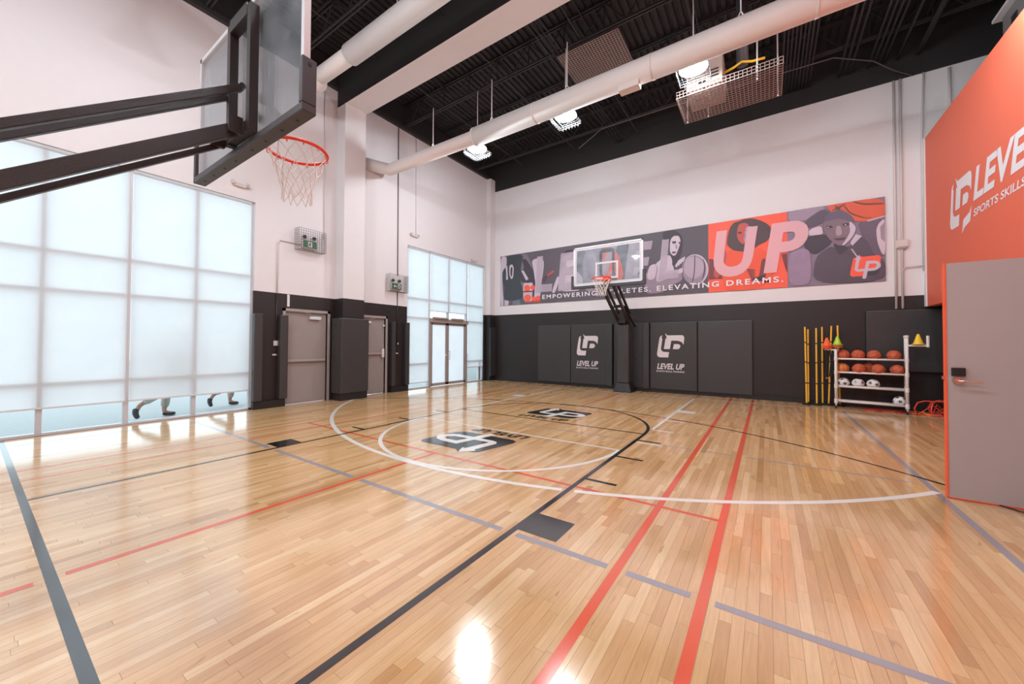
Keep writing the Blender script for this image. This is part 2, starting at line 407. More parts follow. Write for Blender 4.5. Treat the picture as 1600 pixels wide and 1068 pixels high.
# black
strip(M_pl_b, LW+.05, .315, RW, .315, .05)
strip(M_pl_b, -1.585, .34, -1.585, 6.02, .05, .0002); strip(M_pl_b, -5.385, .34, -5.385, 6.02, .05, .0002)
strip(M_pl_b, -5.4, 6.0, -1.57, 6.0, .045, .0002)
arc(M_pl_b, XC, 6.0, 1.89, 0, 180, .05, .0002)
arc(M_pl_b, XC, 1.2, 6.62, 38, 142, .045)
for yy in (3.67, 4.62, 5.57):
    strip(M_pl_b, -1.57, yy, -1.24, yy, .05, .0002); strip(M_pl_b, -5.40, yy, -5.71, yy, .05, .0002)
for a, b in ((-1.57, -1.24), (-5.40, -5.72)):
    strip(M_pl_b, a, 2.54, b, 2.54, .32, .0004)
# white
strip(M_pl_w, LW+.4, 10.66, 2.9, 10.66, .045)
strip(M_pl_w, -5.35, 4.9, -1.62, 4.9, .045)
arc(M_pl_w, XC, 4.88, 1.86, 180, 360, .055)
arc(M_pl_w, XC, 9.18, 6.2, 206, 287.3, .065); arc(M_pl_w, XC, 9.18, 6.2, 288.4, 321, .065)
strip(M_pl_w, -1.565, 6.42, -1.565, 10.62, .05); strip(M_pl_w, -5.38, 6.3, -5.38, 10.62, .05)
for yy in (5.44, 6.36, 7.31):
    strip(M_pl_w, -1.55, yy, -1.23, yy, .05); strip(M_pl_w, -5.40, yy, -5.70, yy, .05)
strip(M_pl_w, -1.55, 8.46, -1.22, 8.46, .3, .0003); strip(M_pl_w, -5.40, 8.46, -5.70, 8.46, .3, .0003)
# logos
f1 = Frame((-2.95, 4.52, 0), (-1, 0, 0), (0, -1, 0))
logo(f1, 0, 0, 1.2, .92, M_pl_b, M_pl_w, fl, .0022)
text(f1, 'LEVEL UP', -.02, 1.02, -.30, -.11, M_pl_b, fl, 'painted_lettering', .0022, .035, .3)
f2 = Frame((-4.05, 6.42, 0), (1, 0, 0), (0, 1, 0))
logo(f2, 0, 0, 1.15, .86, M_pl_b, M_pl_w, fl, .0022)
text(f2, 'LEVEL UP', .0, 1.05, -.30, -.11, M_pl_b, fl, 'painted_lettering', .0022, .035, .3)

# ------------------------------------------------------------------ walls
WT = 2.48                # top of the black wainscot
wl = struct('wall_left')
def wallx(y0, y1, z0, z1, m, nm='wall_section', x0=LW-.25, x1=LW):
    return MB().box((x0, y0, z0), (x1, y1, z1)).build(nm, m, wl)
W1 = (-2.9, 3.40); W2 = (7.42, 11.1); WZ = 4.34
D1 = (4.02, 4.98); D2 = (5.86, 6.66)
wallx(-4.2, W1[0], 0, ZT, M_white)
wallx(W1[0], W1[1], WZ, 7.68, M_white); wallx(W1[1], W2[0], WT, 7.68, M_white); wallx(W2[0], W2[1], WZ, 7.68, M_white); wallx(W2[1], FWY+.2, WT, 7.68, M_white)
wallx(W1[1], D1[0], 0, WT, M_black); wallx(D1[1], D2[0], 0, WT, M_black); wallx(D2[1], W2[0], 0, WT, M_black); wallx(W2[1], FWY+.2, 0, WT, M_black)
wallx(D1[0], D1[1], 2.16, WT, M_black); wallx(D2[0], D2[1], 2.14, WT, M_black)
MB().box((LW, 4.05, 2.2), (LW+.012, 4.10, 2.47)).build('wall_trim', M_white, wl)
MB().box((LW-.25, W1[0], 7.68), (LW+.10, FWY, 7.78)).build('ledger_angle', M_ceil2, wl)
wallx(W1[0], FWY+.2, 7.78, ZT, M_ceil, 'wall_top_band')
# column on the left wall
MB().box((LW, 5.17, WT), (-8.5, 5.74, 7.3)).build('column', M_white, wl)
MB().box((LW, 5.165, 0), (-8.495, 5.745, WT)).build('column_base', M_black, wl)
# corner column
MB().box((LW, 11.2, WT), (-8.66, FWY, 7.68)).build('column', M_white, wl)
MB().box((LW, 11.195, 0), (-8.655, FWY, WT)).build('column_base', M_padk, wl)

wf = struct('wall_far')
MB().box((LW-.2, FWY, WT), (6.2, FWY+.2, 7.25)).build('wall_section', M_white, wf)
MB().box((LW-.2, FWY, 0), (6.2, FWY+.2, WT)).build('wainscot', M_black, wf)
MB().box((LW-.2, FWY-.02, 7.25), (6.2, FWY+.2, ZT)).build('wall_top_band', M_ceil, wf)
MB().box((-8.65, FWY-.02, 0), (2.79, FWY, .12)).build('skirting', M_padk, wf)

wr = struct('wall_right')
MB().box((RW, -4.2, 2.23), (RW+.15, 11.40, 5.8)).build('orange_face', M_orange, wr)
MB().box((RW-.02, 11.40, 2.23), (RW+.15, FWY, 5.8)).build('white_return', M_white, wr)
MB().box((RW+.15, -4.2, 2.23), (6.0, FWY, 2.4)).build('soffit', M_padk, wr)
MB().box((RW+.15, -4.2, 5.65), (6.0, FWY, 5.8)).build('mezzanine_top', M_dark, wr)
MB().box((RW, 5.22, 0), (RW+.15, 9.7, 2.23)).build('wall_section', M_orange, wr)
MB().box((RW, -4.2, 0), (RW+.15, 4.0, 2.23)).build('wall_section', M_orange, wr)
MB().box((RW+.15, 9.55, 0), (4.3, 9.7, 2.23)).build('recess_side', M_black, wr)
MB().box((4.3, 9.55, 0), (4.45, FWY, 2.23)).build('recess_end', M_black, wr)
MB().box((2.62, 5.10, 0), (RW, 5.22, 2.23)).box((2.62, 4.0, 2.18), (RW, 5.22, 2.23)).build('door_jamb', M_odoor, wr)
MB().box((6.0, -4.2, 0), (6.2, FWY, ZT)).build('outer_wall', M_white, wr)
wn = struct('wall_near')
MB().box((LW-.2, -4.3, 0), (6.2, -4.1, ZT)).build('wall_section', M_white, wn)

# orange wall lettering
fo = Frame((RW, 10.16, 3.42), (0, -1, 0), (0, 0, 1))
fo.n = V(-1, 0, 0)
sg = thing('wall_sign', 'white logo and club lettering applied to the orange wall', 'sign', (RW, 10.16, 3.42))
def loc(o): # parts are built in world coordinates
    return o
def adopt(root):
    """children were modelled in world space: keep them there"""
    bpy.context.view_layer.update()
    inv = root.matrix_world.inverted()
    for ch in root.children: ch.matrix_parent_inverse = inv
logo(fo, 0, 0.08, .90, .90, M_pr_w, M_orange, sg, .003, path=False)
MB().ngon3([fo.at(.5, -.08, .003), fo.at(.62, -.0, .003), fo.at(.82, .05, .003), fo.at(.88, .3, .003), fo.at(.80, .2, .003), fo.at(.56, .14, .003)]).build('logo_patch', M_pr_w, sg)
text(fo, 'LEVEL UP', .94, 3.9, .33, .85, M_pr_w, sg, 'lettering', .003, .03, .25)
text(fo, 'SPORTS SKILLS TRAINING', .94, 3.55, .08, .20, M_pr_w, sg, 'lettering', .003, .02, .15)
adopt(sg)

# ------------------------------------------------------------------ ceiling
ce = struct('ceiling')
mb = MB(); pit = .152; xs = LW-.1; n = int((6.2-xs)/pit)
prof = []
for k in range(n):
    x0 = xs+k*pit
    prof += [(x0, 0), (x0+.075, 0), (x0+.09, .045), (x0+.137, .045)]
prof.append((xs+n*pit, 0))
for a, z in prof:
    mb.v += [(a, -4.2, ZT+z), (a, FWY+.2, ZT+z)]
for k in range(len(prof)-1): mb.f.append((2*k, 2*k+1, 2*k+3, 2*k+2))
mb.build('roof_deck', M_ceil, ce)
MB().box((LW-.3, -4.4, ZT+.06), (6.3, FWY+.4, ZT+.2)).build('roof_slab', M_dark, ce)
# bulkhead beam
MB().box((LW, 5.24, 7.43), (6.0, 5.74, ZT)).build('bulkhead', M_ceil, ce)
MB().box((LW, 5.17, 7.27), (6.0, 5.24, ZT)).build('bulkhead_face', M_ceil, ce)
MB().box((LW, 5.24, 7.29), (6.0, 5.76, 7.42)).build('bulkhead_soffit', M_white, ce)
MB().box((LW, 5.171, 7.268), (6.0, 5.24, 7.2705)).build('bulkhead_edge', M_white, ce)
def joist(y):
    j = bpy.data.objects.new('roof_joist', None); COL.objects.link(j); j.parent = ce
    for zz, nm, sz in ((ZT-.05, 'top_chord', .05), (7.77, 'bottom_chord', .035)):
        MB().beam((LW+.1, y-.035, zz), (6, y-.035, zz), .03, sz).beam((LW+.1, y+.035, zz), (6, y+.035, zz), .03, sz).build(nm, M_ceil2, j)
    mb = MB(); x = LW+.3; up = True
    while x < 5.9:
        mb.beam((x, y, 7.78 if up else ZT-.05), (x+.45, y, ZT-.05 if up else 7.78), .022); 
        if up: mb.beam((x+.45, y, ZT-.05), (x+.45, y, 7.78), .018)
        x += .45; up = not up
    mb.build('web', M_ceil2, j)
for y in (-3.0, -1.3, .9, 2.5, 4.1, 7.22, 8.86, 10.5): joist(y)
mb = MB()
for x in (-7.2, -5.2, -3.2, -1.2, .8, 2.8): mb.beam((x, -4, 7.80), (x+.0, FWY, 7.80), .025).beam((x, -4, ZT-.08), (x, FWY, ZT-.08), .025)
mb.build('joist_bridging', M_ceil2, ce)

# windows
def window(name, y0, y1, mull, rails, doorgap=None):
    wd = struct(name); X0, X1 = LW-.14, LW-.06
    mb = MB().box((X0, y0, 0), (X1, y0+.05, WZ-.06)).box((X0, y1-.05, 0), (X1, y1, WZ-.06)).box((X0, y0, WZ-.06), (X1, y1, WZ-.012))
    mb.build('window_frame', M_alu, wd)
    if doorgap:
        MB().box((X0, y0, 0), (X1, doorgap[0], .035)).build('sill', M_alul, wd); MB().box((X0, doorgap[1], 0), (X1, y1, .035)).build('sill', M_alul, wd)
    else: MB().box((X0, y0, 0), (X1, y1, .035)).build('sill', M_alul, wd)
    for m_, zb in mull: MB().box((X0-.004, m_-.032, zb), (X1+.004, m_+.032, WZ-.06)).build('mullion', M_alu, wd)
    for z, a, b in rails: MB().box((X0+.003, a+.004, z-.03), (X1-.003, b-.004, z+.03)).build('rail', M_alu, wd)
    MB().box((LW-.24, y0+.001, WZ-.012), (LW-.001, y1-.001, WZ-.0005)).build('reveal', M_white, wd)
    return wd
w1 = window('window_1', W1[0], W1[1], [(-2.1, 0), (-1.2, 0), (-.25, 0), (.64, 0), (1.55, 0), (2.45, 0)], [(2.77, *W1), (2.18, *W1), (.76, *W1)])
ed = [W1[0], -2.1, -1.2, -.25, .64, 1.55, 2.45, W1[1]]
for a, b in zip(ed, ed[1:]):
    for z0, z1 in ((.03, .76), (.76, 2.18), (2.18, 2.77), (2.77, WZ)): MB().box((LW-.105, a, z0), (LW-.10, b, z1)).build('pane', M_glass, w1)
DD = (8.36, 10.16)
w2 = window('window_2', W2[0], W2[1], [(8.36, 0), (9.22, 2.2), (10.16, 0)], [(2.77, *W2), (2.18, W2[0], W2[1]), (.76, W2[0], 8.36), (.76, 10.16, W2[1])], DD)
for a, b in ((W2[0], 8.36), (10.16, W2[1])):
    for z0, z1 in ((.03, .76), (.76, 2.18), (2.18, 2.77), (2.77, WZ)): MB().box((LW-.105, a, z0), (LW-.10, b, z1)).build('pane', M_glass, w2)
for a, b in ((8.36, 9.22), (9.22, 10.16)):
    for z0, z1 in ((2.2, 2.77), (2.77, WZ)): MB().box((LW-.105, a, z0), (LW-.10, b, z1)).build('pane', M_glass, w2)
MB().box((LW-.13, 10.85, 0), (LW-.07, 10.9, .76)).build('mullion', M_alul, w2)

# roller blinds
BX = LW-.035
def blind(y0, y1, zb, label):
    t = thing('roller_blind', label, 'blind', (BX, y0, zb), group='translucent roller blinds')
    mb = MB(); n = 12                                        # softly curled cloth
    zz = [zb+.02, .2*(4.2-zb)+zb, .5*(4.2-zb)+zb, .8*(4.2-zb)+zb, 4.26]
    for i in range(n+1):
        for k, z in enumerate(zz):
            wob = .004*math.sin(i*1.9+k*1.3+y0*5)*(1-k/5)
            mb.v.append((BX+wob, y0+(y1-y0)*i/n, z))
    m_ = len(zz)
    for i in range(n):
        for k in range(m_-1): mb.f.append((i*m_+k, (i+1)*m_+k, (i+1)*m_+k+1, i*m_+k+1))
    mb.build('cloth', M_blind, t, smooth=True)
    MB().box((BX-.012, y0, zb), (BX+.012, y1, zb+.028)).build('hem_bar', M_alul, t, bevel=.004)
    mb = MB().tube([(BX-.01, y0, 4.29), (BX-.01, y1, 4.29)], .035, 12); mb.build('roller', M_blind, t)
    adopt(t)
blind(-2.88, -.27, .39, 'wide translucent roller blind at the near end of the big window, almost out of frame')
blind(-.24, 1.54, .39, 'wide translucent white roller blind on the left edge of the frame')
blind(1.58, 3.34, .39, 'wide translucent white roller blind nearest the dark wall by the exit doors')
blind(7.45, 8.31, .17, 'narrow full length roller blind left of the glass double door')
blind(8.38, 10.12, 2.42, 'short wide roller blind ending above the glass double door')
blind(10.20, 11.07, .53, 'narrow roller blind right of the glass double door')

# ------------------------------------------------------------------ doors in the left wall
def leaf_door(n, a, b, top, barz, hinge_left):
    d = struct(f'door_{n}'); X = LW
    fr_ = MB().box((X-.2, a-.06, 0), (X+.02, a, top+.06)).box((X-.2, b, 0), (X+.02, b+.06, top+.06)).box((X-.2, a-.06, top), (X+.02, b+.06, top+.06))
    fr_.build('door_frame', M_frame, d)
    lf = MB().box((X-.09, a+.004, .01), (X-.045, b-.004, top-.004)).build('door_leaf', M_door, d)
    pb = MB().box((X-.045, a+.04, barz-.02), (X+.02, b-.04, barz+.035)).build('panic_bar', M_frame, d, bevel=.006)
    ey = b-.06 if n == 2 else a+.06
    MB().box((X-.045, b-.12, barz-.10), (X+.03, b-.05, barz+.14)).build('latch_case', M_alul, pb) if n == 2 else None
    cy = b-.30 if n == 1 else a+.2
    MB().box((X-.045, cy-.12, top-.16), (X+.02, cy+.14, top-.09)).build('door_closer', M_alul, d, bevel=.006)
    MB().beam((X+.0, cy, top-.08), (X+.02, cy-.25 if n == 1 else cy+.25, top+.0), .02, .012).beam((X+.02, cy-.25 if n == 1 else cy+.25, top), (X+.0, cy-.52 if n == 1 else cy+.05, top+.02), .02, .012).build('closer_arm', M_frame, d)
    if n == 2: MB().sphere((X+.01, b-.06, top-.2), .03, 10, 6).build('knob', M_alul, d)
leaf_door(1, 4.02, 4.98, 2.10, .98, True)
leaf_door(2, 5.86, 6.66, 2.08, 1.10, False)
d3 = struct('door_3')
X = LW-.08
MB().box((X-.06, DD[0], 2.07), (X+.10, DD[1], 2.19)).build('door_header', M_frame, d3)
MB().box((X-.05, DD[0], 0), (X+.06, DD[0]+.07, 2.1)).box((X-.05, DD[1]-.07, 0), (X+.06, DD[1], 2.1)).build('door_frame', M_frame, d3)
mid = 9.18
for a, b in ((DD[0]+.07, mid-.005), (mid+.005, DD[1]-.07)):
    lf = MB().box((X-.02, a, .02), (X+.03, a+.07, 2.07)).box((X-.02, b-.07, .02), (X+.03, b, 2.07)).box((X-.02, a, .02), (X+.03, b, .10)).box((X-.02, a, 2.0), (X+.03, b, 2.07)).build('door_leaf', M_frame, d3)
    MB().box((X-.005, a+.06, .1), (X+.005, b-.06, 2.01)).build('pane', M_frost, lf)
    s_ = 1 if a > mid else -1
    yy = mid+s_*.07
    if s_ > 0: MB().tube([(X+.03, yy, 1.13), (X+.09, yy, 1.13), (X+.09, yy, .87), (X+.03, yy, .87)], .011, 8).build('pull_handle', M_alu, lf)
    MB().box((X+.03, yy-.03, .98), (X+.045, yy+.03, 1.02)).build('lock_plate', M_alul, lf)
MB().box((X+.06, DD[0]+.1, 2.19), (X+.16, DD[0]+.75, 2.24)).box((X+.06, DD[0]+.95, 2.19), (X+.16, DD[0]+1.5, 2.24)).build('door_operator', M_frame, d3)

# ------------------------------------------------------------------ big grey door standing open at right
gd = thing('swing_door', 'large grey door with orange edges standing open at the right', 'door', (2.6, 5.13, 0))
MB().box((1.375, 5.135, .012), (2.60, 5.178, 2.165)).build('door_leaf', M_gdoor, gd)
MB().box((1.365, 5.13, .008), (1.376, 5.182, 2.17)).build('door_edge', M_odoor, gd)
MB().box((1.37, 5.133, .004), (2.60, 5.18, .014)).build('bottom_sweep', M_odoor, gd)
MB().box((1.37, 5.176, .008), (2.60, 5.184, 2.17)).build('back_face', M_odoor, gd)
MB().box((1.40, 5.11, 1.125), (1.485, 5.135, 1.20)).build('keypad_housing', M_dark, gd, bevel=.004)
rs = MB().tube([(1.435, 5.135, 1.085), (1.435, 5.10, 1.085)], .032, 18).build('lever_rose', M_steel, gd)
MB().tube([(1.435, 5.105, 1.085), (1.435, 5.075, 1.085), (1.46, 5.07, 1.085), (1.575, 5.07, 1.078)], .010, 8).build('lever', M_steel, rs)
MB().box((1.345, 5.145, 1.09), (1.366, 5.168, 1.12)).build('latch', M_steel, gd)
for z in (.25, 1.1, 1.9): MB().tube([(2.61, 5.125, z), (2.61, 5.125, z+.1)], .009, 8).build('hinge', M_steel, gd)
adopt(gd)
MB().tube([(1.62, 5.2, .008), (1.75, 5.05, .008), (1.95, 4.95, .008), (2.15, 4.8, .008), (2.4, 4.3, .008)], .006, 6).build('floor_cable', M_dark, label='thin black cable running out from under the grey door', cat='cable')

# ------------------------------------------------------------------ wall pads
def wallpad(x0, x1, z0=.10, z1=2.04, dep=.06, lab='', group='black vinyl wall pads', y=FWY, skirt=True):
    t = thing('wall_pad', lab, 'pad', ((x0+x1)/2, y, z0), group)
    MB().box((x0, y-dep, z0), (x1, y-.021, z1)).build('vinyl_face', M_pad, t, bevel=.014)
    MB().box((x0, y-.021, z0), (x1, y, z1)).build('backing', M_padk, t)
    return t
def pad_logo(t, x0, x1):
    f = Frame(((x0+x1)/2-.36, FWY-.075, 1.02), (1, 0, 0), (0, 0, 1))
    logo(f, 0, 0, .74, .72, M_pr_w, M_pad, t, .0, path=False)
    text(f, 'LEVEL UP', .0, .74, -.34, -.17, M_pr_w, t, 'lettering', 0, .03, .25)
    text(f, 'SPORTS SKILLS TRAINING', -.02, .74, -.42, -.375, M_pr_w, t, 'lettering', 0, .02, .1)
t = wallpad(-6.69, -5.44, lab='plain black wall pad left of the hoop, next to the logo pad'); adopt(t)
t = wallpad(-5.42, -4.17, lab='black wall pad with white logo left of the hoop'); pad_logo(t, -5.48, -4.2); adopt(t)
t = wallpad(-4.15, -3.98, dep=.15, lab='narrow black pad strip at the left of the recessed pad'); adopt(t)
t = wallpad(-3.97, -3.06, dep=.04, lab='plain black wall pad directly behind the hoop post'); adopt(t)
t = wallpad(-3.05, -2.87, dep=.15, lab='narrow black pad strip at the right of the recessed pad'); adopt(t)
t = wallpad(-2.86, -1.60, dep=.07, lab='black wall pad with white logo right of the hoop'); pad_logo(t, -2.95, -1.65); adopt(t)
t = wallpad(-1.58, -.31, dep=.07, lab='plain black wall pad right of the hoop, last before the yellow poles'); adopt(t)
t = wallpad(1.84, 3.2, .84, 2.17, .1, lab='large black mat hung high on the wall behind the ball rack'); adopt(t)
def edge_pad(y0, y1, lab, d=.14, z0=.17, z1=2.0):
    MB().box((LW, y0, z0), (LW+d, y1, z1)).build('edge_pad', M_pad, bevel=.02, label=lab, cat='pad', group='narrow padded strips on the left wall')
edge_pad(3.37, 3.53, 'narrow black padding strip on the left wall beside the big window')
edge_pad(3.86, 4.03, 'narrow black padding strip left of the first exit door')
edge_pad(6.80, 6.92, 'narrow black padding strip right of the second exit door')
edge_pad(7.28, 7.42, 'narrow black padding strip just left of the window with the double door')
MB().box((LW, 3.38, 0), (LW+.09, 4.0, .16)).box((LW, 6.8, 0), (LW+.09, 7.42, .16)).box((LW, 5.1, 0), (-8.44, 5.82, .17)).build('skirting', M_padk, wl)
cp = thing('column_pad', 'tall black vinyl pad wrapped around the column between the exit doors', 'pad', (-8.5, 5.45, .17))
MB().box((-8.5, 5.08, .17), (-8.41, 5.84, 2.0)).build('front_cushion', M_pad, cp, bevel=.025)
MB().box((LW+.02, 5.07, .17), (-8.49, 5.16, 2.0)).build('side_cushion', M_pad, cp, bevel=.025)
MB().box((LW+.02, 5.75, .17), (-8.49, 5.84, 2.0)).build('side_cushion', M_pad, cp, bevel=.025)
adopt(cp)
MB().box((-8.66, 11.17, .17), (-8.60, FWY, 2.0)).build('corner_pad', M_pad, bevel=.015, label='slim black pad on the corner column beside the far wall', cat='pad')

# small fittings on the left wall
def sw(y, z, w_, h_, m, lab, cat='switch', nm='wall_switch', d=.03):
    t = thing(nm, lab, cat, (LW, y, z)); MB().box((LW, y-w_/2, z-h_/2), (LW+d, y+w_/2, z+h_/2)).build('box', m, t, bevel=.004)
    MB().box((LW+d, y-w_*.2, z-h_*.25), (LW+d+.006, y+w_*.2, z+h_*.25)).build('plate', M_alul, t); adopt(t)
sw(3.83, 1.38, .10, .11, M_cond, 'white call box on the dark wall left of the first exit door')
sw(3.80, 1.13, .08, .035, M_cond, 'small white plate below the call box left of the first exit door', 'plate', 'wall_plate')
sw(7.07, 1.38, .09, .10, M_dark, 'dark switch box on the wall right of the second exit door')
sw(7.05, 1.10, .08, .035, M_cond, 'small white plate below the switch right of the second exit door', 'plate', 'wall_plate')
def pipe(pts, r, m, lab, nm='conduit', cat='pipe', group=None, n=8):
    return MB().tube(pts, r, n).build(nm, m, smooth=True, label=lab, cat=cat, group=group)
pipe([(LW+.015, 7.03, 7.66), (LW+.015, 7.05, 3.35)], .014, M_wired, 'thin dark vertical conduit on the white wall down to the green exit sign')
pipe([(LW+.015, 7.05, 2.9), (LW+.015, 7.06, 1.45)], .012, M_condb, 'thin black conduit from the exit sign down to the switch box')
pipe([(LW+.014, 7.69, 7.66), (LW+.014, 7.72, 4.6)], .008, M_cond, 'thin white conduit above the window with the double door')
pipe([(LW+.015, 3.83, 2.47), (LW+.015, 3.83, 3.56), (LW+.015, 3.88, 3.65), (LW+.015, 4.35, 3.64)], .015, M_cond, 'white conduit bending right to the exit sign near the big window')
pipe([(LW+.014, 3.83, 2.46), (LW+.014, 3.83, 1.44)], .013, M_condb, 'black conduit down to the white call box')
pipe([(LW+.014, 4.83, 7.5), (LW+.014, 4.86, 3.9)], .009, M_cond, 'thin white conduit on the wall just left of the column')
def emlight(y, z, lab):
    t = thing('emergency_light', lab, 'light', (LW, y, z)); MB().box((LW, y-.11, z-.05), (LW+.05, y+.11, z+.02)).build('housing', M_cond, t, bevel=.006)
    for s_ in (-1, 1): MB().tube([(LW+.03, y+s_*.12, z+.03), (LW+.08, y+s_*.13, z)], .035, 10).build('lamp_head', M_cond, t)
    adopt(t)
emlight(3.1, 4.6, 'small white emergency light over the big window'); emlight(7.65, 4.67, 'small white twin emergency light above the left corner of the far window'); emlight(10.4, 4.42, 'small white sensor light above the right corner of the far window')

def grid(mb, o, u, v, nu, nv, r):
    o = Vector(o); u = Vector(u); v = Vector(v)
    for i in range(nu+1): mb.beam(o+u*i/nu, o+u*i/nu+v, r)
    for k in range(nv+1): mb.beam(o+v*k/nv, o+v*k/nv+u, r)
    return mb
def exit_sign(y, z, lab, arrow, x=LW, dark=False):
    t = thing('exit_sign', lab, 'sign', (x, y, z))
    MB().box((x, y-.17, z-.10), (x+.07, y+.17, z+.09)).build('housing', M_cond, t, bevel=.006)
    MB().box((x+.07, y-.155, z-.085), (x+.076, y+.155, z+.075)).build('green_face', M_green, t)
    f = Frame((x+.078, y, z-.085), (0, 1, 0), (0, 0, 1))
    if arrow:
        MB().ngon3([f.at(-.12, .08), f.at(-.07, .13), f.at(-.07, .1), f.at(-.015, .1), f.at(-.015, .06), f.at(-.07, .06), f.at(-.07, .03)]).build('arrow', M_pr_w, t)
        MB().ngon3([f.at(.03, .02), f.at(.12, .02), f.at(.12, .14), f.at(.03, .14)]).build('door_symbol', M_pr_w, t)
        MB().ngon3([f.at(.06, .03, .001), f.at(.09, .06, .001), f.at(.10, .09, .001), f.at(.075, .12, .001), f.at(.055, .09, .001), f.at(.065, .065, .001)]).build('running_figure', M_green, t)
    else:
        MB().ngon3([f.at(-.05, .02), f.at(.05, .02), f.at(.05, .14), f.at(-.05, .14)]).build('door_symbol', M_pr_w, t)
        MB().ngon3([f.at(-.03, .03, .001), f.at(0, .05, .001), f.at(.025, .09, .001), f.at(.0, .13, .001), f.at(-.02, .09, .001)]).build('running_figure', M_green, t)
    for s_ in (-1, 1): MB().sphere((x+.05, y+s_*.11, z+.16), .045, 10, 8).build('lamp_head', M_condb, t)
    adopt(t)
    g = thing('wire_guard', lab.replace('green exit sign', 'wire cage around the exit sign'), 'guard', (x, y, z), group='wire guards over the exit signs')
    mb = MB(); y0, y1, z0, z1, d = y-.31, y+.31, z-.17, z+.31, .2
    grid(mb, (x+d, y0, z0), (0, y1-y0, 0), (0, 0, z1-z0), 12, 9, .005); mb.build('front_mesh', M_wired, g)
    mb = MB(); grid(mb, (x, y0, z0), (d, 0, 0), (0, 0, z1-z0), 4, 9, .005); grid(mb, (x, y1, z0), (d, 0, 0), (0, 0, z1-z0), 4, 9, .005); grid(mb, (x, y0, z0), (d, 0, 0), (0, y1-y0, 0), 4, 12, .005)
    mb.build('side_mesh', M_wired, g); adopt(g)
exit_sign(4.50, 3.68, 'green exit sign high above the first exit door', False)
exit_sign(6.98, 3.03, 'green exit sign with arrow beside the far window', True)

# ------------------------------------------------------------------ ducts
dt = thing('air_duct', 'long white round duct hanging across the gym, with lamps in front', 'duct', (-3, 6.55, 6.13))
MB().tube([(-8.9, 5.9, 6.2), (-8.50, 6.48, 6.13), (-5.45, 6.55, 6.14)], .155, 24).build('narrow_section', M_duct, dt, smooth=True)
MB().tube([(-5.5, 6.55, 6.14), (5.9, 6.55, 6.14)], .20, 28).build('wide_section', M_duct, dt, smooth=True)
for x in (-5.5, -3.9, -1.6, .6, 2.8): MB().tube([(x-.02, 6.55, 6.14), (x+.02, 6.55, 6.14)], .205, 28).build('joint_band', M_duct, dt, smooth=True)
MB().box((-2.15, 6.45, 5.87), (-1.80, 6.62, 6.0)).build('diffuser_box', M_duct, dt)
for x in (-6.9, -5.05, -3.2, -.3, 2.2):
    r = .155 if x < -5.5 else .2
    h = MB().tube([(x-.06, 6.55, 6.14+r-.02), (x, 6.55, 6.14+r+.12), (x+.06, 6.55, 6.14+r-.02)], .012, 6).tube([(x, 6.55, 6.14+r+.12), (x, 6.55, 7.3)], .010, 6).build('hanger_rod', M_wire, dt)
    MB().tube([(x, 6.55, 7.3), (x, 6.55, ZT)], .008, 6).build('hanger_extension', M_ceil2, h)
adopt(dt)
d2 = thing('air_duct', 'white round duct passing behind the near backboard', 'duct', (-5, 4.05, 6.9))
MB().tube([(-8.3, 4.05, 6.9), (-5.6, 4.08, 6.9)], .15, 24).build('narrow_section', M_duct, d2, smooth=True)
MB().tube([(-6.55, 4.07, 6.9), (5.9, 4.08, 6.9)], .185, 28).build('wide_section', M_duct, d2, smooth=True)
MB().lathe((-7.75, 4.05, 6.9), [(.15, -.1), (.235, -.04), (.235, .0), (.15, .16)], 24, (1, 0, 0)).build('damper_collar', M_duct, d2, smooth=True)
for x in (-5.2, -2.5): MB().tube([(x, 4.08, 7.08), (x, 4.08, 7.78)], .01, 6).build('hanger_rod', M_wire, d2)
adopt(d2)

# ------------------------------------------------------------------ lamps
def make_lamp(lab, grp):
    t = thing('high_bay_lamp', lab, 'lamp', (0, 0, 0), grp)
    MB().lathe((0, 0, 0), [(.05, .22), (.10, .20), (.13, .12), (.23, .02), (.245, -.01), (.225, -.005), (.12, .1)], 24).build('reflector', M_wire, t, smooth=True)
    MB().lathe((0, 0, 0), [(.0, .012), (.215, .012), (.215, .004), (.0, -.004)], 24).build('lens', M_lamp, t, smooth=True)
    mb = MB(); a = .25
    grid(mb, (-a, -a, -.17), (2*a, 0, 0), (0, 2*a, 0), 7, 7, .0035)
    for (u0, v0) in (((-a, -a, -.17), (2*a, 0, 0)), ((-a, a, -.17), (2*a, 0, 0)), ((-a, -a, -.17), (0, 2*a, 0)), ((a, -a, -.17), (0, 2*a, 0))): grid(mb, u0, v0, (0, 0, .10), 7, 2, .0035)
    mb.build('wire_guard', M_guard, t)
    MB().tube([(0, 0, .22), (0, 0, 1.5)], .009, 6).build('hanger_rod', M_wire, t)
    MB().box((-.06, -.06, .22), (.06, .06, .34)).build('ballast_box', M_heater, t)
    return t
labs = ['bright caged lamp nearest the left wall, below the duct', 'bright caged lamp in the middle of the row below the duct', 'bright caged lamp beside the hanging heater',
        'caged lamp beyond the heater, just above the frame'] + ['caged lamp of the near bay by the left wall, above the frame', 'caged lamp of the near bay over the near hoop, above the frame', 'caged lamp of the near bay right above the camera', 'caged lamp behind the camera by the left wall', 'caged lamp behind the camera in the middle', 'caged lamp behind the camera near the orange wall']
proto = make_lamp(labs[0], 'high bay lamps')
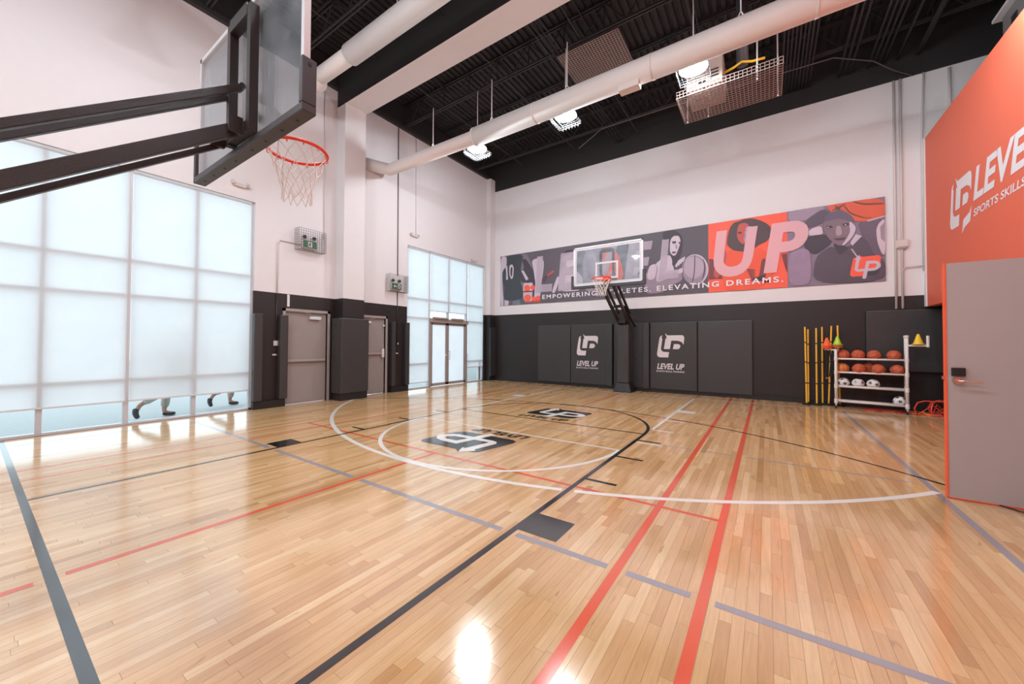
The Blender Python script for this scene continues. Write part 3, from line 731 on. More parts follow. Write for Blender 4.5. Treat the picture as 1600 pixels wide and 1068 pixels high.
for i, (x, y) in enumerate(LAMPS):
    o = proto if i == 0 else copy_tree(proto)
    o.location = (x, y, 6.3); o['label'] = labs[i]
    ld = bpy.data.lights.new('lamp_light', 'AREA'); ld.shape = 'DISK'; ld.size = .42; ld.energy = LAMP_DOWN; ld.color = (.88, .95, 1)
    lo = bpy.data.objects.new('lamp_light', ld); COL.objects.link(lo); lo.location = (x, y, 6.285)
    pd_ = bpy.data.lights.new('lamp_glow', 'POINT'); pd_.shadow_soft_size = .07; pd_.energy = LAMP_ROUND; pd_.color = (.88, .95, 1)
    po = bpy.data.objects.new('lamp_glow', pd_); COL.objects.link(po); po.location = (x, y, 6.235)

# ------------------------------------------------------------------ ceiling plant
hc = thing('heater_cage', 'flat wire cage hanging under the unit heater', 'cage', (-.6, 8.3, 6.25))
mb = MB(); grid(mb, (-1.46, 7.86, 6.25), (1.72, 0, 0), (0, 1.0, 0), 26, 14, .012); mb.build('bottom_mesh', M_wirep, hc)
mb = MB(); grid(mb, (-1.46, 7.86, 6.25), (1.72, 0, 0), (0, 0, .12), 26, 2, .010); grid(mb, (-1.46, 7.86, 6.25), (0, 1, 0), (0, 0, .12), 14, 2, .010); mb.build('side_mesh', M_wirep, hc)
for x, y in ((-1.4, 8.8), (-.12, 8.05), (-1.0, 8.8), (.2, 8.8)): MB().tube([(x, y, 6.22), (x, y, 7.78 if y > 8.5 else 7.3)], .014, 6).build('hanger_rod', M_wire, hc)
adopt(hc)
uh = thing('unit_heater', 'beige box heater hanging from the ceiling above a wire cage', 'heater', (-.95, 8.2, 6.3))
MB().box((-1.28, 7.88, 6.32), (-.66, 8.62, 6.95)).build('casing', M_heater, uh, bevel=.01)
for k in range(8): MB().box((-1.24, 7.93+k*.075, 6.295), (-.98, 7.97+k*.075, 6.325)).box((-.93, 7.93+k*.075, 6.295), (-.70, 7.97+k*.075, 6.325)).build('louvre', M_heater, uh)
for z in (6.46, 6.52, 6.58): MB().box((-.86, 7.87, z), (-.72, 7.882, z+.02)).build('vent_slot', M_dark, uh)
MB().box((-1.06, 7.86, 6.40), (-.94, 7.882, 6.44)).build('badge_plate', M_dark, uh)
adopt(uh)
pipe([(-.36, 8.3, 6.75), (-.36, 8.3, ZT)], .10, mat('flue_grey', (84, 84, 88), .5), 'grey vertical flue pipe beside the hanging heater', 'flue_pipe', n=16)
pipe([(-.66, 8.15, 6.62), (-.5, 8.15, 6.66), (-.36, 8.15, 6.72), (-.2, 8.15, 6.66), (.0, 8.15, 6.64)], .022, M_yel, 'yellow gas pipe next to the hanging heater', 'gas_pipe')
mp_ = thing('mesh_panel', 'square wire mesh panel lying on the roof joists behind the duct', 'panel', (-3.1, 7.8, 7.72))
mb = MB(); grid(mb, (-3.77, 7.25, 7.70), (1.34, 0, 0), (0, 1.12, 0), 22, 20, .013); mb.build('mesh', M_wirep, mp_); MB().box((-3.3, 7.6, 7.73), (-2.9, 8.0, 7.95)).build('housing', M_ceil2, mp_); adopt(mp_)
# black pipes running along the roof, toward the far wall
for k in range(9): pipe([(.33+k*.068, 5.8, 7.68), (.33+k*.068, FWY-.02, 7.68)], .017, M_ceil2, 'dark conduit in the close bundle right of the heater, '+['first','second','third','fourth','fifth','sixth','seventh','eighth','ninth'][k]+' from the left', 'roof_conduit', group='conduit bundle under the roof')
for k in range(3): pipe([(1.42+k*.10, 5.8, 7.7), (1.42+k*.10, FWY-.02, 7.7)], .022, M_ceil2, ['first','second','third','fourth','fifth','sixth','seventh','eighth','ninth'][k]+' of three dark pipes to the right of the conduit bundle', 'roof_conduit', group='three roof pipes')
for k in range(4): pipe([(1.92+k*.09, 5.8, 7.7), (1.92+k*.09, FWY-.02, 7.7)], .020, M_ceil2, ['first','second','third','fourth','fifth','sixth','seventh','eighth','ninth'][k]+' of four dark pipes before the thick roof pipe', 'roof_conduit', group='four roof pipes')
pipe([(2.40, 5.8, 7.7), (2.40, FWY-.02, 7.7)], .024, M_ceil2, 'single dark pipe between the four pipes and the thick one', 'roof_conduit')
pipe([(2.72, 5.8, 7.7), (2.72, FWY-.02, 7.7)], .05, M_ceil2, 'thick dark pipe running to the far wall near the orange box', 'roof_conduit')
for k in range(4): pipe([(-3.9+k*.09, -3.9, 7.72), (-3.9+k*.09, FWY-.02, 7.72)], .012, M_ceil2, 'thin dark conduit crossing above the white beam, '+['first','second','third','fourth','fifth','sixth','seventh','eighth','ninth'][k]+' of four', 'roof_conduit', group='thin conduits over the beam')
pipe([(-4.6, 10.2, 7.2), (-3.9, 10.25, 7.6), (-1.9, 10.2, 7.55), (1.2, 10.3, 7.5), (1.9, 10.8, 7.45), (2.3, 11.3, 7.4), (2.62, 11.45, 7.24)], .012, M_wired, 'light grey cable sagging along the far edge of the ceiling', 'roof_cable', 'cable')
# conduits on the far wall
for x, lab in ((2.34, 'white vertical conduit on the far wall, left of the pair'), (2.44, 'white vertical conduit on the far wall, right of the pair')):
    pipe([(x, FWY-.03, 7.24), (x, FWY-.03, 2.2)], .022, M_cond, lab)
pipe([(2.80, FWY-.03, 7.24), (2.76, FWY-.03, 5.9), (2.76, FWY-.03, 3.0)], .016, M_cond, 'white vertical conduit near the corner of the orange wall')
pipe([(3.17, FWY-.03, 7.2), (3.17, FWY-.03, 5.85)], .026, M_cond, 'white conduit on the far wall above the orange box')
pipe([(2.44, FWY-.04, 3.0), (2.48, FWY-.04, 3.1), (2.79, FWY-.04, 3.1)], .012, M_cond, 'small white conduit elbow by the orange corner')
jb = thing('junction_box', 'small white junction box on the far wall conduits', 'box', (2.42, FWY, 3.6)); MB().box((2.36, FWY-.07, 3.55), (2.52, FWY-.05, 3.68)).box((2.34, FWY-.05, 3.53), (2.54, FWY, 3.70)).build('housing', M_cond, jb); MB().box((2.40, FWY-.075, 3.50), (2.50, FWY-.05, 3.55)).build('label_plate', M_frame, jb); adopt(jb)
ac = thing('air_handler', 'grey metal air unit on top of the orange box', 'air unit', (3.3, 8.9, 5.8))
MB().box((3.2, 7.6, 5.8), (4.2, 9.45, 6.75)).build('casing', mat('unit_grey', (110, 110, 110), .5), ac, bevel=.01); MB().box((3.12, 7.5, 6.75), (4.3, 9.55, 6.80)).build('lid', M_alu, ac); MB().box((3.185, 9.0, 6.4), (3.2, 9.15, 6.55)).build('port', M_dark, ac); adopt(ac)

# ------------------------------------------------------------------ hoops
def net_mesh(c, rt, rb, h, rad, n=12, rows_=6, jit=0.):
    rnd = random.Random(3); mb = MB(); P = []
    for k in range(rows_+1):
        t = k/rows_; r = rt+(rb-rt)*min(1, t*1.35)**.8; z = -h*t
        P.append([Vector(c)+V(r*math.cos(2*PI*(i+(k % 2)*.5)/n)+rnd.uniform(-jit, jit), r*math.sin(2*PI*(i+(k % 2)*.5)/n)+rnd.uniform(-jit, jit), z+(rnd.uniform(-jit, jit) if k else 0)) for i in range(n)])
    for k in range(rows_):
        for i in range(n):
            a = P[k][i]; j = (i, (i-1) % n) if k % 2 == 0 else (i, (i+1) % n)
            for q in j: mb.tube([a, P[k+1][q]], rad, 4, cap=False)
    return mb
def hoop(root, bx, by, ddir, z0, z1, hw, rimc, arms, posts, pole, glassm, white_border, pole_z, boot=True, framem=M_alul):
    """bx,by board centre; ddir = +1 when the board faces +Y"""
    bb = bpy.data.objects.new('backboard', None); COL.objects.link(bb); bb.parent = root
    x0, x1 = bx-hw, bx+hw; yf = by+ddir*.02; yb = by-ddir*.02
    MB().box((x0+.02, by-.006, z0+.02), (x1-.02, by+.006, z1-.02)).build('glass', glassm, bb)
    fw = .035
    MB().box((x0, yb, z0), (x0+fw, yf, z1)).box((x1-fw, yb, z0), (x1, yf, z1)).box((x0, yb, z0), (x1, yf, z0+fw)).box((x0, yb, z1-fw), (x1, yf, z1)).build('frame', framem, bb)
    yy = by+ddir*.008
    def line(a, b, c, d): return ((a, yy-.001, c), (b, yy+.001, d))
    mb = MB(); tw = .305; tz0 = z0+.15; tz1 = tz0+.45; lw = .05
    for q in ((bx-tw, bx-tw+lw, tz0, tz1), (bx+tw-lw, bx+tw, tz0, tz1), (bx-tw+lw, bx+tw-lw, tz1-lw, tz1), (bx-tw+lw, bx+tw-lw, tz0, tz0+lw)): mb.box(*line(*q))
    mb.build('target_square', mat('line_grey', (196, 192, 196), .5), bb)
    if white_border:
        mb = MB(); e = .035; bw_ = .05
        for q in ((x0+e, x0+e+bw_, z0+e, z1-e), (x1-e-bw_, x1-e, z0+e, z1-e), (x0+e+bw_, x1-e-bw_, z1-e-bw_, z1-e), (x0+e+bw_, x1-e-bw_, z0+e, z0+e+bw_)): mb.box(*line(*q))
        mb.build('border_line', mat('line_grey', (196, 192, 196), .5), bb)
    mp2_ = mat('board_pad', (62, 60, 64), .5); e_ = .035 if not white_border else .06
    MB().box((x0-e_, by-.045, z0-.005-e_), (x1+e_, by+.045, z0+.012)).build('edge_padding', mp2_, bb, bevel=.006)
    MB().box((x0-e_, by-.045, z0+.013), (x0+.008, by+.045, z0+.30)).build('edge_padding', mp2_, bb, bevel=.006)
    MB().box((x1-.008, by-.045, z0+.013), (x1+e_, by+.045, z0+.30)).build('edge_padding', mp2_, bb, bevel=.006)
    for fx in (.06, .17, .3, .42, .58, .7, .83, .94):
        MB().tube([(x0+(x1-x0)*fx, by, z0-.0055-e_), (x0+(x1-x0)*fx, by, z0-.008-e_)], .010, 8).build('bolt', M_dark, bb)
    MB().tube([(x1+e_+.0002, by, z0+.26), (x1+e_+.003, by, z0+.26)], .012, 8).build('bolt', M_dark, bb)
    # rim
    rc = Vector(rimc); rm = MB().ring(rc, .232, .0135, n=40, k=8).build('rim', M_rim, root, smooth=True)
    MB().box((rc.x-.10, by+ddir*.02, rc.z-.02), (rc.x+.10, by+ddir*.055, rc.z+.10)).box((rc.x-.075, by+ddir*.04, rc.z-.022), (rc.x+.075, by+ddir*.2, rc.z-.006)).build('bracket', M_rim, rm)
    mb = MB()
    for k in range(12):
        t = 2*PI*(k+.5)/12; mb.ring(rc+V(.232*math.cos(t), .232*math.sin(t), -.018), .013, .003, (math.cos(t+PI/2), math.sin(t+PI/2), 0), 8, 4)
    mb.build('net_hooks', M_rim, rm, kind='stuff')
    net_mesh(rc-V(0, 0, .02), .228, .115, .42, .0042 if white_border else .0036, jit=.008).build('net', M_net, root, kind='stuff')
    # mounting posts
    for px_ in posts:
        MB().box((px_-.027, by-ddir*.03, z0+.02), (px_+.027, by-ddir*.085, z0+.93)).build('board_post', M_hoopblk, root)
    MB().box((posts[0]+.028, by-ddir*.03, z0+.86), (posts[-1]-.028, by-ddir*.09, z0+.95)).build('cross_plate', M_hoopblk, root)
    MB().box((posts[0]+.028, by-ddir*.03, z0+.03), (posts[-1]-.028, by-ddir*.09, z0+.10)).build('cross_plate', M_hoopblk, root)
    for p, q, a, b in arms:
        ar = MB().beam(p, q, a, b).build('arm', M_hoopblk, root, bevel=.004)
        MB().tube([Vector(q)-V(a*.9, 0, 0), Vector(q)+V(a*.9, 0, 0)], .022, 10).build('pivot_bolt', M_steel, ar)
    X, Y = pole
    MB().box((X-.09, Y-.09, 0.0), (X+.09, Y+.09, pole_z+.15)).build('post', M_hoopblk, root)
    MB().box((X-.17, Y-.17, .26), (X+.17, Y+.17, pole_z)).build('post_padding', M_pad, root, bevel=.03)
    mb = MB(); i = 0
    mb.v = [(X+sx*r, Y+sy*r, z) for z, r in ((0, .27), (.26, .18)) for sx, sy in ((-1, -1), (1, -1), (1, 1), (-1, 1))]
    mb.f = [(0,1,2,3), (7,6,5,4), (0,4,5,1), (1,5,6,2), (2,6,7,3), (3,7,4,0)]
    mb.build('post_boot', M_padk, root, bevel=.02)
    adopt2(root)
def adopt2(root):
    bpy.context.view_layer.update(); inv = root.matrix_world.inverted()
    for ch in root.children: ch.matrix_parent_inverse = inv
near = thing('basketball_hoop', 'large glass backboard with orange rim seen from behind at the upper left', 'hoop', (-3.28, -.5, 0))
A = []
def arm_from(xp, p0, p1, a, b, ext=.75):
    s_ = on(0, xp, *p0); e = on(0, xp, *p1); d = (s_-e).normalized(); s2 = s_+d*ext
    A.append((tuple(s2), tuple(e), a, b))
arm_from(-3.14, (0, 194.6), (376, 137), .045, .048)
arm_from(-3.36, (0, 214), (356, 152), .045, .040)
arm_from(-3.10, (0, 282.6), (372, 201), .050, .084)
arm_from(-3.42, (0, 311), (356, 224), .050, .036)
hoop(near, -3.265, 1.17, 1, 2.85, 3.92, .915, (-3.35, 1.60, 3.05), A, (-3.335, -2.985), (-3.28, -.62), M_bglass, False, 1.9)
MB().box((-3.08, 1.0, 2.86), (-3.05, 1.085, 2.98)).build('hinge_bracket', M_hoopblk, near); MB().box((-3.40, 1.0, 2.86), (-3.37, 1.085, 2.98)).build('hinge_bracket', M_hoopblk, near); adopt(near)
far = thing('basketball_hoop', 'glass backboard with orange rim on a padded post at the far wall', 'hoop', (-3.5, 11.1, 0))
AR = [((-3.66, 11.05, 2.30), (-3.62, 9.52, 3.22), .06, .06), ((-3.34, 11.05, 2.30), (-3.30, 9.52, 3.22), .06, .06), ((-3.64, 11.1, 1.96), (-3.62, 9.52, 2.94), .06, .10), ((-3.36, 11.1, 1.96), (-3.30, 9.52, 2.94), .06, .10)]
hoop(far, -3.44, 9.4, -1, 2.95, 4.01, .93, (-3.43, 9.0, 3.05), AR, (-3.62, -3.28), (-3.5, 11.08), M_bglass2, True, 1.98)
MB().box((-3.64, 10.5, 2.44), (-3.36, 10.56, 2.52)).build('arm_brace', M_hoopblk, far); MB().box((-3.60, 10.82, 2.02), (-3.40, 11.0, 2.30)).build('arm_brace', M_hoopblk, far)
MB().beam((-3.42, 10.75, 2.5), (-3.24, 11.25, 1.92), .05, .05).build('lift_spring', M_hoopblk, far)
MB().tube([(-3.24, 11.26, .98), (-3.24, 11.20, .98), (-3.16, 11.15, .94)], .012, 6).build('crank_handle', M_steel, far)
adopt(far)

# ------------------------------------------------------------------ banner on the far wall
BY = FWY-.02
ban = thing('wall_banner', 'long printed banner with athletes and club slogan on the far wall', 'banner', (-3.1, BY, 2.83))
BXL, BXR, BZ0, BZ1 = -8.38, 2.18, 2.83, 4.71
HB = [0.]
def chaikin(p, n=2):
    for _ in range(n):
        q = []
        for i in range(len(p)):
            a, b = p[i], p[(i+1) % len(p)]; q += [(a[0]*.8+b[0]*.2, a[1]*.8+b[1]*.2), (a[0]*.2+b[0]*.8, a[1]*.2+b[1]*.8)]
        p = q
    return p
def bp(pts, m, nm='print', off=(0, 0), sc=1, lift=None):
    HB[0] += .00025
    if len(pts) > 4: pts = chaikin(pts)
    P = []
    for a, b in pts:
        q = on(1, BY, off[0]+a/sc, off[1]+b/sc); P.append(V(min(max(q.x, BXL), BXR), BY-.004-HB[0], min(max(q.z, BZ0), BZ1)))
    MB().ngon3(P).build(nm, m, ban)
def pm(name, rgb, var=.0, vs=3.): return mat('print_'+name, rgb, .55, var=var, vscale=vs)
def clear(name, rgb, a):
    return mat('print_'+name, rgb, .55, alpha=a)
MB().box((BXL, BY-.003, BZ0), (BXR, BY, BZ1)).build('sheet', pm('slate', (96, 88, 98), .12, 1.5), ban)
def sheetrect(x0, x1, m):
    HB[0] += .0002
    a = on(1, BY, x0, 420).x; b = on(1, BY, x1, 420).x; MB().quad([V(a, BY-.004-HB[0], BZ0), V(b, BY-.004-HB[0], BZ0), V(b, BY-.004-HB[0], BZ1), V(a, BY-.004-HB[0], BZ1)]).build('print', m, ban)
P_lt = pm('light', (198, 184, 198), .06); P_md = pm('mid', (150, 134, 150), .12, 5); P_dk = pm('dark', (66, 60, 70), .1); P_sk = pm('skin', (202, 186, 198), .08, 8); P_hr = pm('hair', (64, 54, 62), .1)
P_or = pm('coral', (242, 96, 72), .03); P_or2 = pm('coral_deep', (206, 78, 62), .06); P_br = pm('maroon', (120, 62, 66), .1)
sheetrect(970, 1108, pm('slate2', (88, 82, 90), .05)); sheetrect(1107, 1231, P_or); sheetrect(1230.5, 1384, pm('mauve', (132, 116, 136), .2, 2))
c7 = dict(off=(780, 390), sc=11.87)
bp([(20,130),(140,120),(140,320),(60,400),(60,620),(90,1060),(20,1060)], P_lt, **c7)
bp([(140,110),(470,70),(530,90),(640,380),(680,560),(650,800),(640,980),(440,980),(440,620),(140,620)], pm('grey', (120, 112, 124), .1), **c7)
bp([(440,600),(640,520),(770,600),(770,870),(640,960),(450,960)], P_lt, **c7)
bp([(140,110),(460,75),(400,330),(400,620),(430,700),(450,900),(240,950),(80,920),(110,700),(60,580),(60,400),(140,300)], pm('jersey', (62, 68, 74), .1), **c7)
bp([(420,180),(500,170),(600,330),(640,380),(680,560),(640,960),(600,980),(640,600),(520,620),(400,600),(380,400),(470,350)], pm('sleeve', (70, 64, 74), .1), **c7)
bp([(410,390),(450,380),(545,540),(500,570)], P_lt, **c7)
bp([(130,300),(150,290),(150,550),(130,560)], P_lt, **c7)
bp([(120,330),(150,290),(165,550),(145,560)], P_lt, **c7)
bp([(185,300),(240,265),(275,330),(260,520),(225,550),(190,470)], P_lt, **c7)
bp([(212,340),(240,310),(250,350),(240,490),(222,500),(208,440)], pm('jersey', (62, 68, 74)), **c7)
bp([(100,930),(180,950),(170,1050),(100,1050)], P_lt, **c7); bp([(250,950),(380,920),(400,1040),(250,1050)], pm('calf', (110, 120, 130)), **c7)
for cx_, cy_, r_ in ((520,710,60), (625,700,45), (530,890,65), (650,910,45), (720,900,45)):
    bp([(cx_+r_*math.cos(t*PI/6), cy_+r_*math.sin(t*PI/6)) for t in range(12)], P_or, **c7)
bp([(445,765),(655,758),(655,780),(445,790)], P_br, **c7)
bp([(470,960),(770,940),(770,970),(470,980)], P_or2, **c7)
bp([(600,180),(850,140),(790,640),(680,660),(640,380)], P_lt, **c7)
bp([(1000,380),(1025,410),(910,490),(885,470)], pm('bottle_red', (190, 80, 84)), **c7)
bp([(810,520),(880,460),(905,500),(850,600),(810,590)], pm('hand_dark', (96, 66, 76)), **c7)
# second athlete
bp([(1150,90),(1250,10),(1400,5),(1440,80),(1400,200),(1160,130)], P_hr, **c7)
bp([(1160,110),(1370,70),(1400,300),(1290,330),(1200,280)], P_sk, **c7)
bp([(1110,450),(1200,300),(1300,320),(1450,400),(1560,520),(1540,760),(1090,780)], P_sk, **c7)
bp([(1090,470),(1120,560),(1040,800),(980,800),(1010,680)], P_sk, **c7)
# third and fourth behind the glass
c8 = dict(off=(860, 340), sc=3.815)
bp([(190,230),(260,160),(330,200),(330,330),(280,440),(200,440)], P_md, **c8)
bp([(300,190),(350,170),(400,200),(440,330),(420,390),(330,380)], P_or, **c8)
bp([(470,150),(520,130),(548,170),(545,300),(500,360),(450,340)], P_sk, **c8)
cw = dict(off=(1000, 340), sc=8.217)
# translucent letters L E V E L
LT = clear('letter', (206, 190, 206), .62)
def quadtext(ch, TL, TR, BR, BL, m):
    HB[0] += .00025
    vs, fs = text_mesh(ch, .035, 0); mb = MB()
    for a, b in vs:
        x_ = (BL[0]*(1-a)+BR[0]*a)*(1-b)+(TL[0]*(1-a)+TR[0]*a)*b; y_ = (BL[1]*(1-a)+BR[1]*a)*(1-b)+(TL[1]*(1-a)+TR[1]*a)*b
        q = on(1, BY, x_, y_); mb.v.append((q.x, BY-.004-HB[0], q.z))
    mb.f = list(fs); mb.build('banner_letter', m, ban)
bp([(200,600),(240,555),(300,545),(400,575),(440,650),(430,700),(420,830),(215,835),(150,830),(80,800),(120,640)], P_lt, **cw)
bp([(120,620),(190,590),(235,640),(205,780),(220,830),(400,770),(545,690),(550,800),(420,860),(300,960),(60,980),(75,760)], P_md, **cw)
bp([(120,620),(190,590),(220,640),(190,790),(110,800),(90,760)], P_sk, **cw)
bp([(290,180),(430,155),(520,200),(555,300),(530,470),(480,560),(430,620),(380,560),(400,480),(380,330),(300,280)], P_hr, **cw)
bp([(405,260),(440,232),(500,232),(525,300),(500,390),(460,485),(420,488),(385,440),(385,320)], P_sk, **cw)
bp([(412,305),(465,300),(462,330),(420,335)], P_hr, **cw); bp([(495,315),(522,310),(518,335),(498,335)], P_hr, **cw)
bp([(405,440),(440,430),(470,440),(450,462),(415,462)], pm('lips', (110, 84, 98)), **cw); bp([(455,350),(475,345),(482,395),(460,402)], P_md, **cw)
bp([(240,560),(300,490),(390,480),(420,560),(400,700),(330,640)], P_lt, **cw)
for cx_, cy_, rx, ry, m_ in ((710, 665, 168, 196, P_lt), (700, 668, 155, 186, P_md), (690, 640, 130, 140, pm('ballhi', (176, 158, 174)))):
    bp([(cx_+rx*math.cos(t*PI/14), cy_+ry*math.sin(t*PI/14)) for t in range(28)], m_, **cw)
for pts in (([(700,478),(712,478),(706,700),(680,830),(668,826),(694,700)]), ([(570,540),(580,530),(560,640),(548,760),(540,750)]), ([(800,500),(845,600),(830,740),(780,820),(815,735),(830,610)])): bp(pts, P_dk, **cw)
for k in range(4): bp([(450+k*28,620-k*22),(500+k*22,540-k*14),(515+k*22,545-k*12),(475+k*28,640-k*22)], P_sk, **cw)
bp([(430,690),(550,640),(550,700),(480,730)], P_sk, **cw)
# woman on coral
cu = dict(off=(1100, 310), sc=7.12)
bp([(55,670),(200,690),(210,890),(55,900)], P_br, **cu); bp([(860,620),(925,610),(925,830),(900,760)], P_br, **cu)
bp([(210,620),(300,570),(430,600),(620,540),(700,600),(780,760),(740,900),(560,1020),(240,1030),(200,880)], pm('coral_shirt', (232, 88, 60), .05), **cu)
bp([(150,640),(240,560),(260,640),(230,740),(150,900),(100,850)], pm('coral_arm', (190, 84, 82), .05), **cu)
hair = [(255,520),(262,430),(285,330),(330,270),(400,250),(440,232),(540,220),(640,250),(700,280),(750,330),(735,430),(690,480),(620,510),(560,550),(480,590),(400,590),(330,580),(290,550)]
bp(hair, pm('hair2', (82, 64, 68), .12, 14), **cu)
bp([(372,330),(395,285),(450,270),(500,290),(480,320),(450,500),(430,510),(395,480),(365,430)], pm('face_coral', (190, 84, 74)), **cu)
bp([(470,310),(545,310),(570,380),(545,470),(500,530),(440,500),(450,400)], pm('face_mauve', (176, 150, 180)), **cu)
bp([(378,372),(420,372),(418,392),(384,395)], P_hr, **cu); bp([(470,348),(515,345),(512,362),(474,366)], P_hr, **cu); bp([(430,480),(490,470),(485,492),(440,496)], P_or2, **cu); bp([(452,400),(470,398),(478,450),(450,452)], P_md, **cu)
for k in range(6): bp([(470+k*14,780+k*22),(560,790+k*22),(575,805+k*22),(480+k*8,800+k*22)], P_br, **cu)
bp([(640,680),(690,660),(690,900),(600,900),(620,830)], P_br, **cu); bp([(560,880),(690,850),(650,920),(520,915)], P_hr, **cu)
# man and ball at right
cm = dict(off=(1230, 300), sc=7.118)
bp([(10,210),(420,150),(400,240),(180,330),(10,330)], pm('wall_mauve', (156, 138, 158), .1), **cm)
bp([(180,330),(400,180),(500,240),(420,335),(230,405)], pm('arm_dark', (92, 82, 98), .1), **cm)
bp([(770,330),(1090,270),(1090,720),(960,700),(830,480)], pm('arm', (104, 90, 108), .15), **cm)
bp([(985,420),(1020,340),(1090,290),(1090,700),(1050,690),(1000,560)], P_sk, **cm)
bp([(1030,390),(1085,330),(1085,560),(1040,520)], P_md, **cm)
bp([(240,420),(380,370),(400,470),(320,480),(240,490)], P_sk, **cm)
bp([(210,500),(330,480),(440,470),(500,560),(400,640),(300,700),(180,620)], P_dk, **cm)
bp([(310,720),(480,600),(560,640),(700,600),(830,490),(900,560),(960,700),(1090,760),(1090,990),(280,1020)], pm('jersey2', (86, 76, 88), .15, 5), **cm)
bp([(10,680),(180,620),(260,660),(270,1030),(10,1045)], pm('mauve2', (150, 128, 152), .15, 5), **cm)
bp([(500,560),(640,600),(690,620),(600,700),(560,695)], P_dk, **cm)
ballp = [(430,150),(1080,50),(1085,265),(1000,300),(900,325),(780,332),(660,300),(540,270),(470,210)]
bp(ballp, pm('ball_orange', (214, 92, 66), .06), **cm)
for pts in ([(520,140),(560,170),(640,130),(650,140),(575,185),(640,260),(625,262),(550,190),(500,215),(495,205),(540,180)], [(640,150),(700,230),(850,285),(940,285),(940,293),(840,295),(690,245),(625,160)], [(740,105),(860,130),(1080,120),(1080,138),(850,150),(720,115)]): bp(pts, pm('ball_line', (104, 70, 52)), **cm)
bp([(880,320),(1085,262),(1085,275),(900,330)], P_lt, **cm)
bp([(380,360),(440,300),(600,285),(720,320),(768,400),(730,500),(640,590),(580,600),(500,560),(430,480)], pm('face_shade', (126, 106, 118), .1), **cm)
bp([(690,320),(768,390),(735,490),(640,588),(600,598),(660,520),(700,440),(690,380)], P_lt, **cm)
bp([(400,345),(440,240),(590,190),(700,250),(760,330),(690,330),(590,295),(470,315)], pm('cap', (104, 92, 112), .1), **cm)
bp([(430,385),(490,375),(510,395),(450,410)], P_hr, **cm); bp([(610,355),(680,345),(690,368),(625,382)], P_hr, **cm)
bp([(445,392),(462,388),(462,400),(448,403)], P_lt, **cm); bp([(635,362),(655,358),(655,370),(638,373)], P_lt, **cm)
bp([(545,380),(590,375),(612,470),(560,492),(535,470)], pm('nose', (168, 146, 156)), **cm)
bp([(500,515),(580,515),(650,500),(640,530),(560,545)], pm('lips2', (84, 64, 74)), **cm)
bp([(830,490),(760,470),(700,560),(720,600)], P_lt, **cm)
bp([(705,635),(720,632),(800,740),(785,745)], P_lt, **cm)
fz = Frame((on(1, BY, 1328, 437).x, BY-.0245, on(1, BY, 1328, 433).z), (1, 0, 0), (0, 0, 1))
logo(fz, 0, 0, .52, .50, P_or, P_lt, ban, -.0, tint=P_dk)
quadtext('L', (840,401), (866,398), (863,455), (837,457), LT); quadtext('E', (877,396), (905,392), (898,452), (872,455), LT)
quadtext('V', (913,389), (966,383), (950,449), (926,451), LT); quadtext('E', (983,380), (1021,376), (1010,440), (975,445), LT); quadtext('L', (1035,375), (1066,371), (1060,434), (1029,438), LT)
LT2 = clear('letter2', (236, 184, 192), .82)
quadtext('U', (1120,362), (1184,353), (1172,431), (1112,434), LT2); quadtext('P', (1206,350), (1267,341), (1254,423), (1193,427), LT2)
f = Frame((on(1, BY, 848, 463).x, BY-.028, 0), (1, 0, 0), (0, 0, 1)); xr = on(1, BY, 1224, 440).x-f.o.x
text(f, 'EMPOWERING ATHLETES. ELEVATING DREAMS.', 0, xr, 2.965, 3.115, M_pr_w, ban, 'lettering', 0, .025, 0., 1.3)
adopt(ban)

# ------------------------------------------------------------------ ball rack and gear
rk = thing('ball_rack', 'white plastic pipe rack on casters holding balls', 'rack', (1.27, 11.02, 0), rz=math.radians(-9))
RL, RD = 1.10, .30
def rp(x, y, z): return V(x, y, z)
pr = .026
for (x, y, z1_, lab) in ((0, 0, 1.30, ''), (0, RD, 1.42, ''), (RL, 0, 1.60, ''), (RL+.0, RD, 1.60, '')):
    pst = MB().tube([(x, y, .09), (x, y, z1_)], pr, 12).build('post', M_pvc, rk, smooth=True)
    MB().tube([(x, y, z1_-.04), (x, y, z1_+.01)], pr+.006, 12).build('cap', M_pvc, pst)
    cs = MB().box((x-.012, y-.02, .05), (x+.012, y+.02, .10)).build('caster_fork', M_alu, rk); MB().tube([(x-.014, y, .035), (x+.014, y, .035)], .035, 14).build('wheel', M_dark, cs)
SH = (.16, .49, .80, 1.10)
for z in SH:
    MB().tube([(0, .035, z), (RL, .035, z)], .020, 10).build('shelf_rail', M_pvc, rk, smooth=True); MB().tube([(0, RD-.035, z), (RL, RD-.035, z)], .020, 10).build('shelf_rail', M_pvc, rk, smooth=True)
    MB().tube([(0, 0, z), (0, RD, z)], .020, 10).build('end_rail', M_pvc, rk); MB().tube([(RL, 0, z), (RL, RD, z)], .020, 10).build('end_rail', M_pvc, rk)
    for x in (0, RL):
        for y in (0, RD): MB().tube([(x, y, z-.045), (x, y, z+.045)], pr+.006, 12).build('fitting', M_pvc, rk)
    if z in SH[:2]: MB().tube([(0, RD/2, z-.02), (RL, RD/2, z-.02)], .018, 8).build('shelf_rail', M_pvc, rk)
MB().tube([(RL, 0, 1.40), (RL+.30, 0, 1.40)], .02, 10).tube([(RL+.29, 0, 1.37), (RL+.29, 0, 1.60)], .024, 10).build('side_arm', M_pvc, rk)
MB().tube([(0, 0, 1.30), (-.19, 0, 1.30)], .02, 10).build('side_arm', M_pvc, rk); MB().tube([(0, 0, 1.30), (0, RD, 1.42)], .022, 10).build('side_arm', M_pvc, rk)
rm_ = Matrix.Translation(rk.location) @ Matrix.Rotation(math.radians(-9), 4, 'Z')
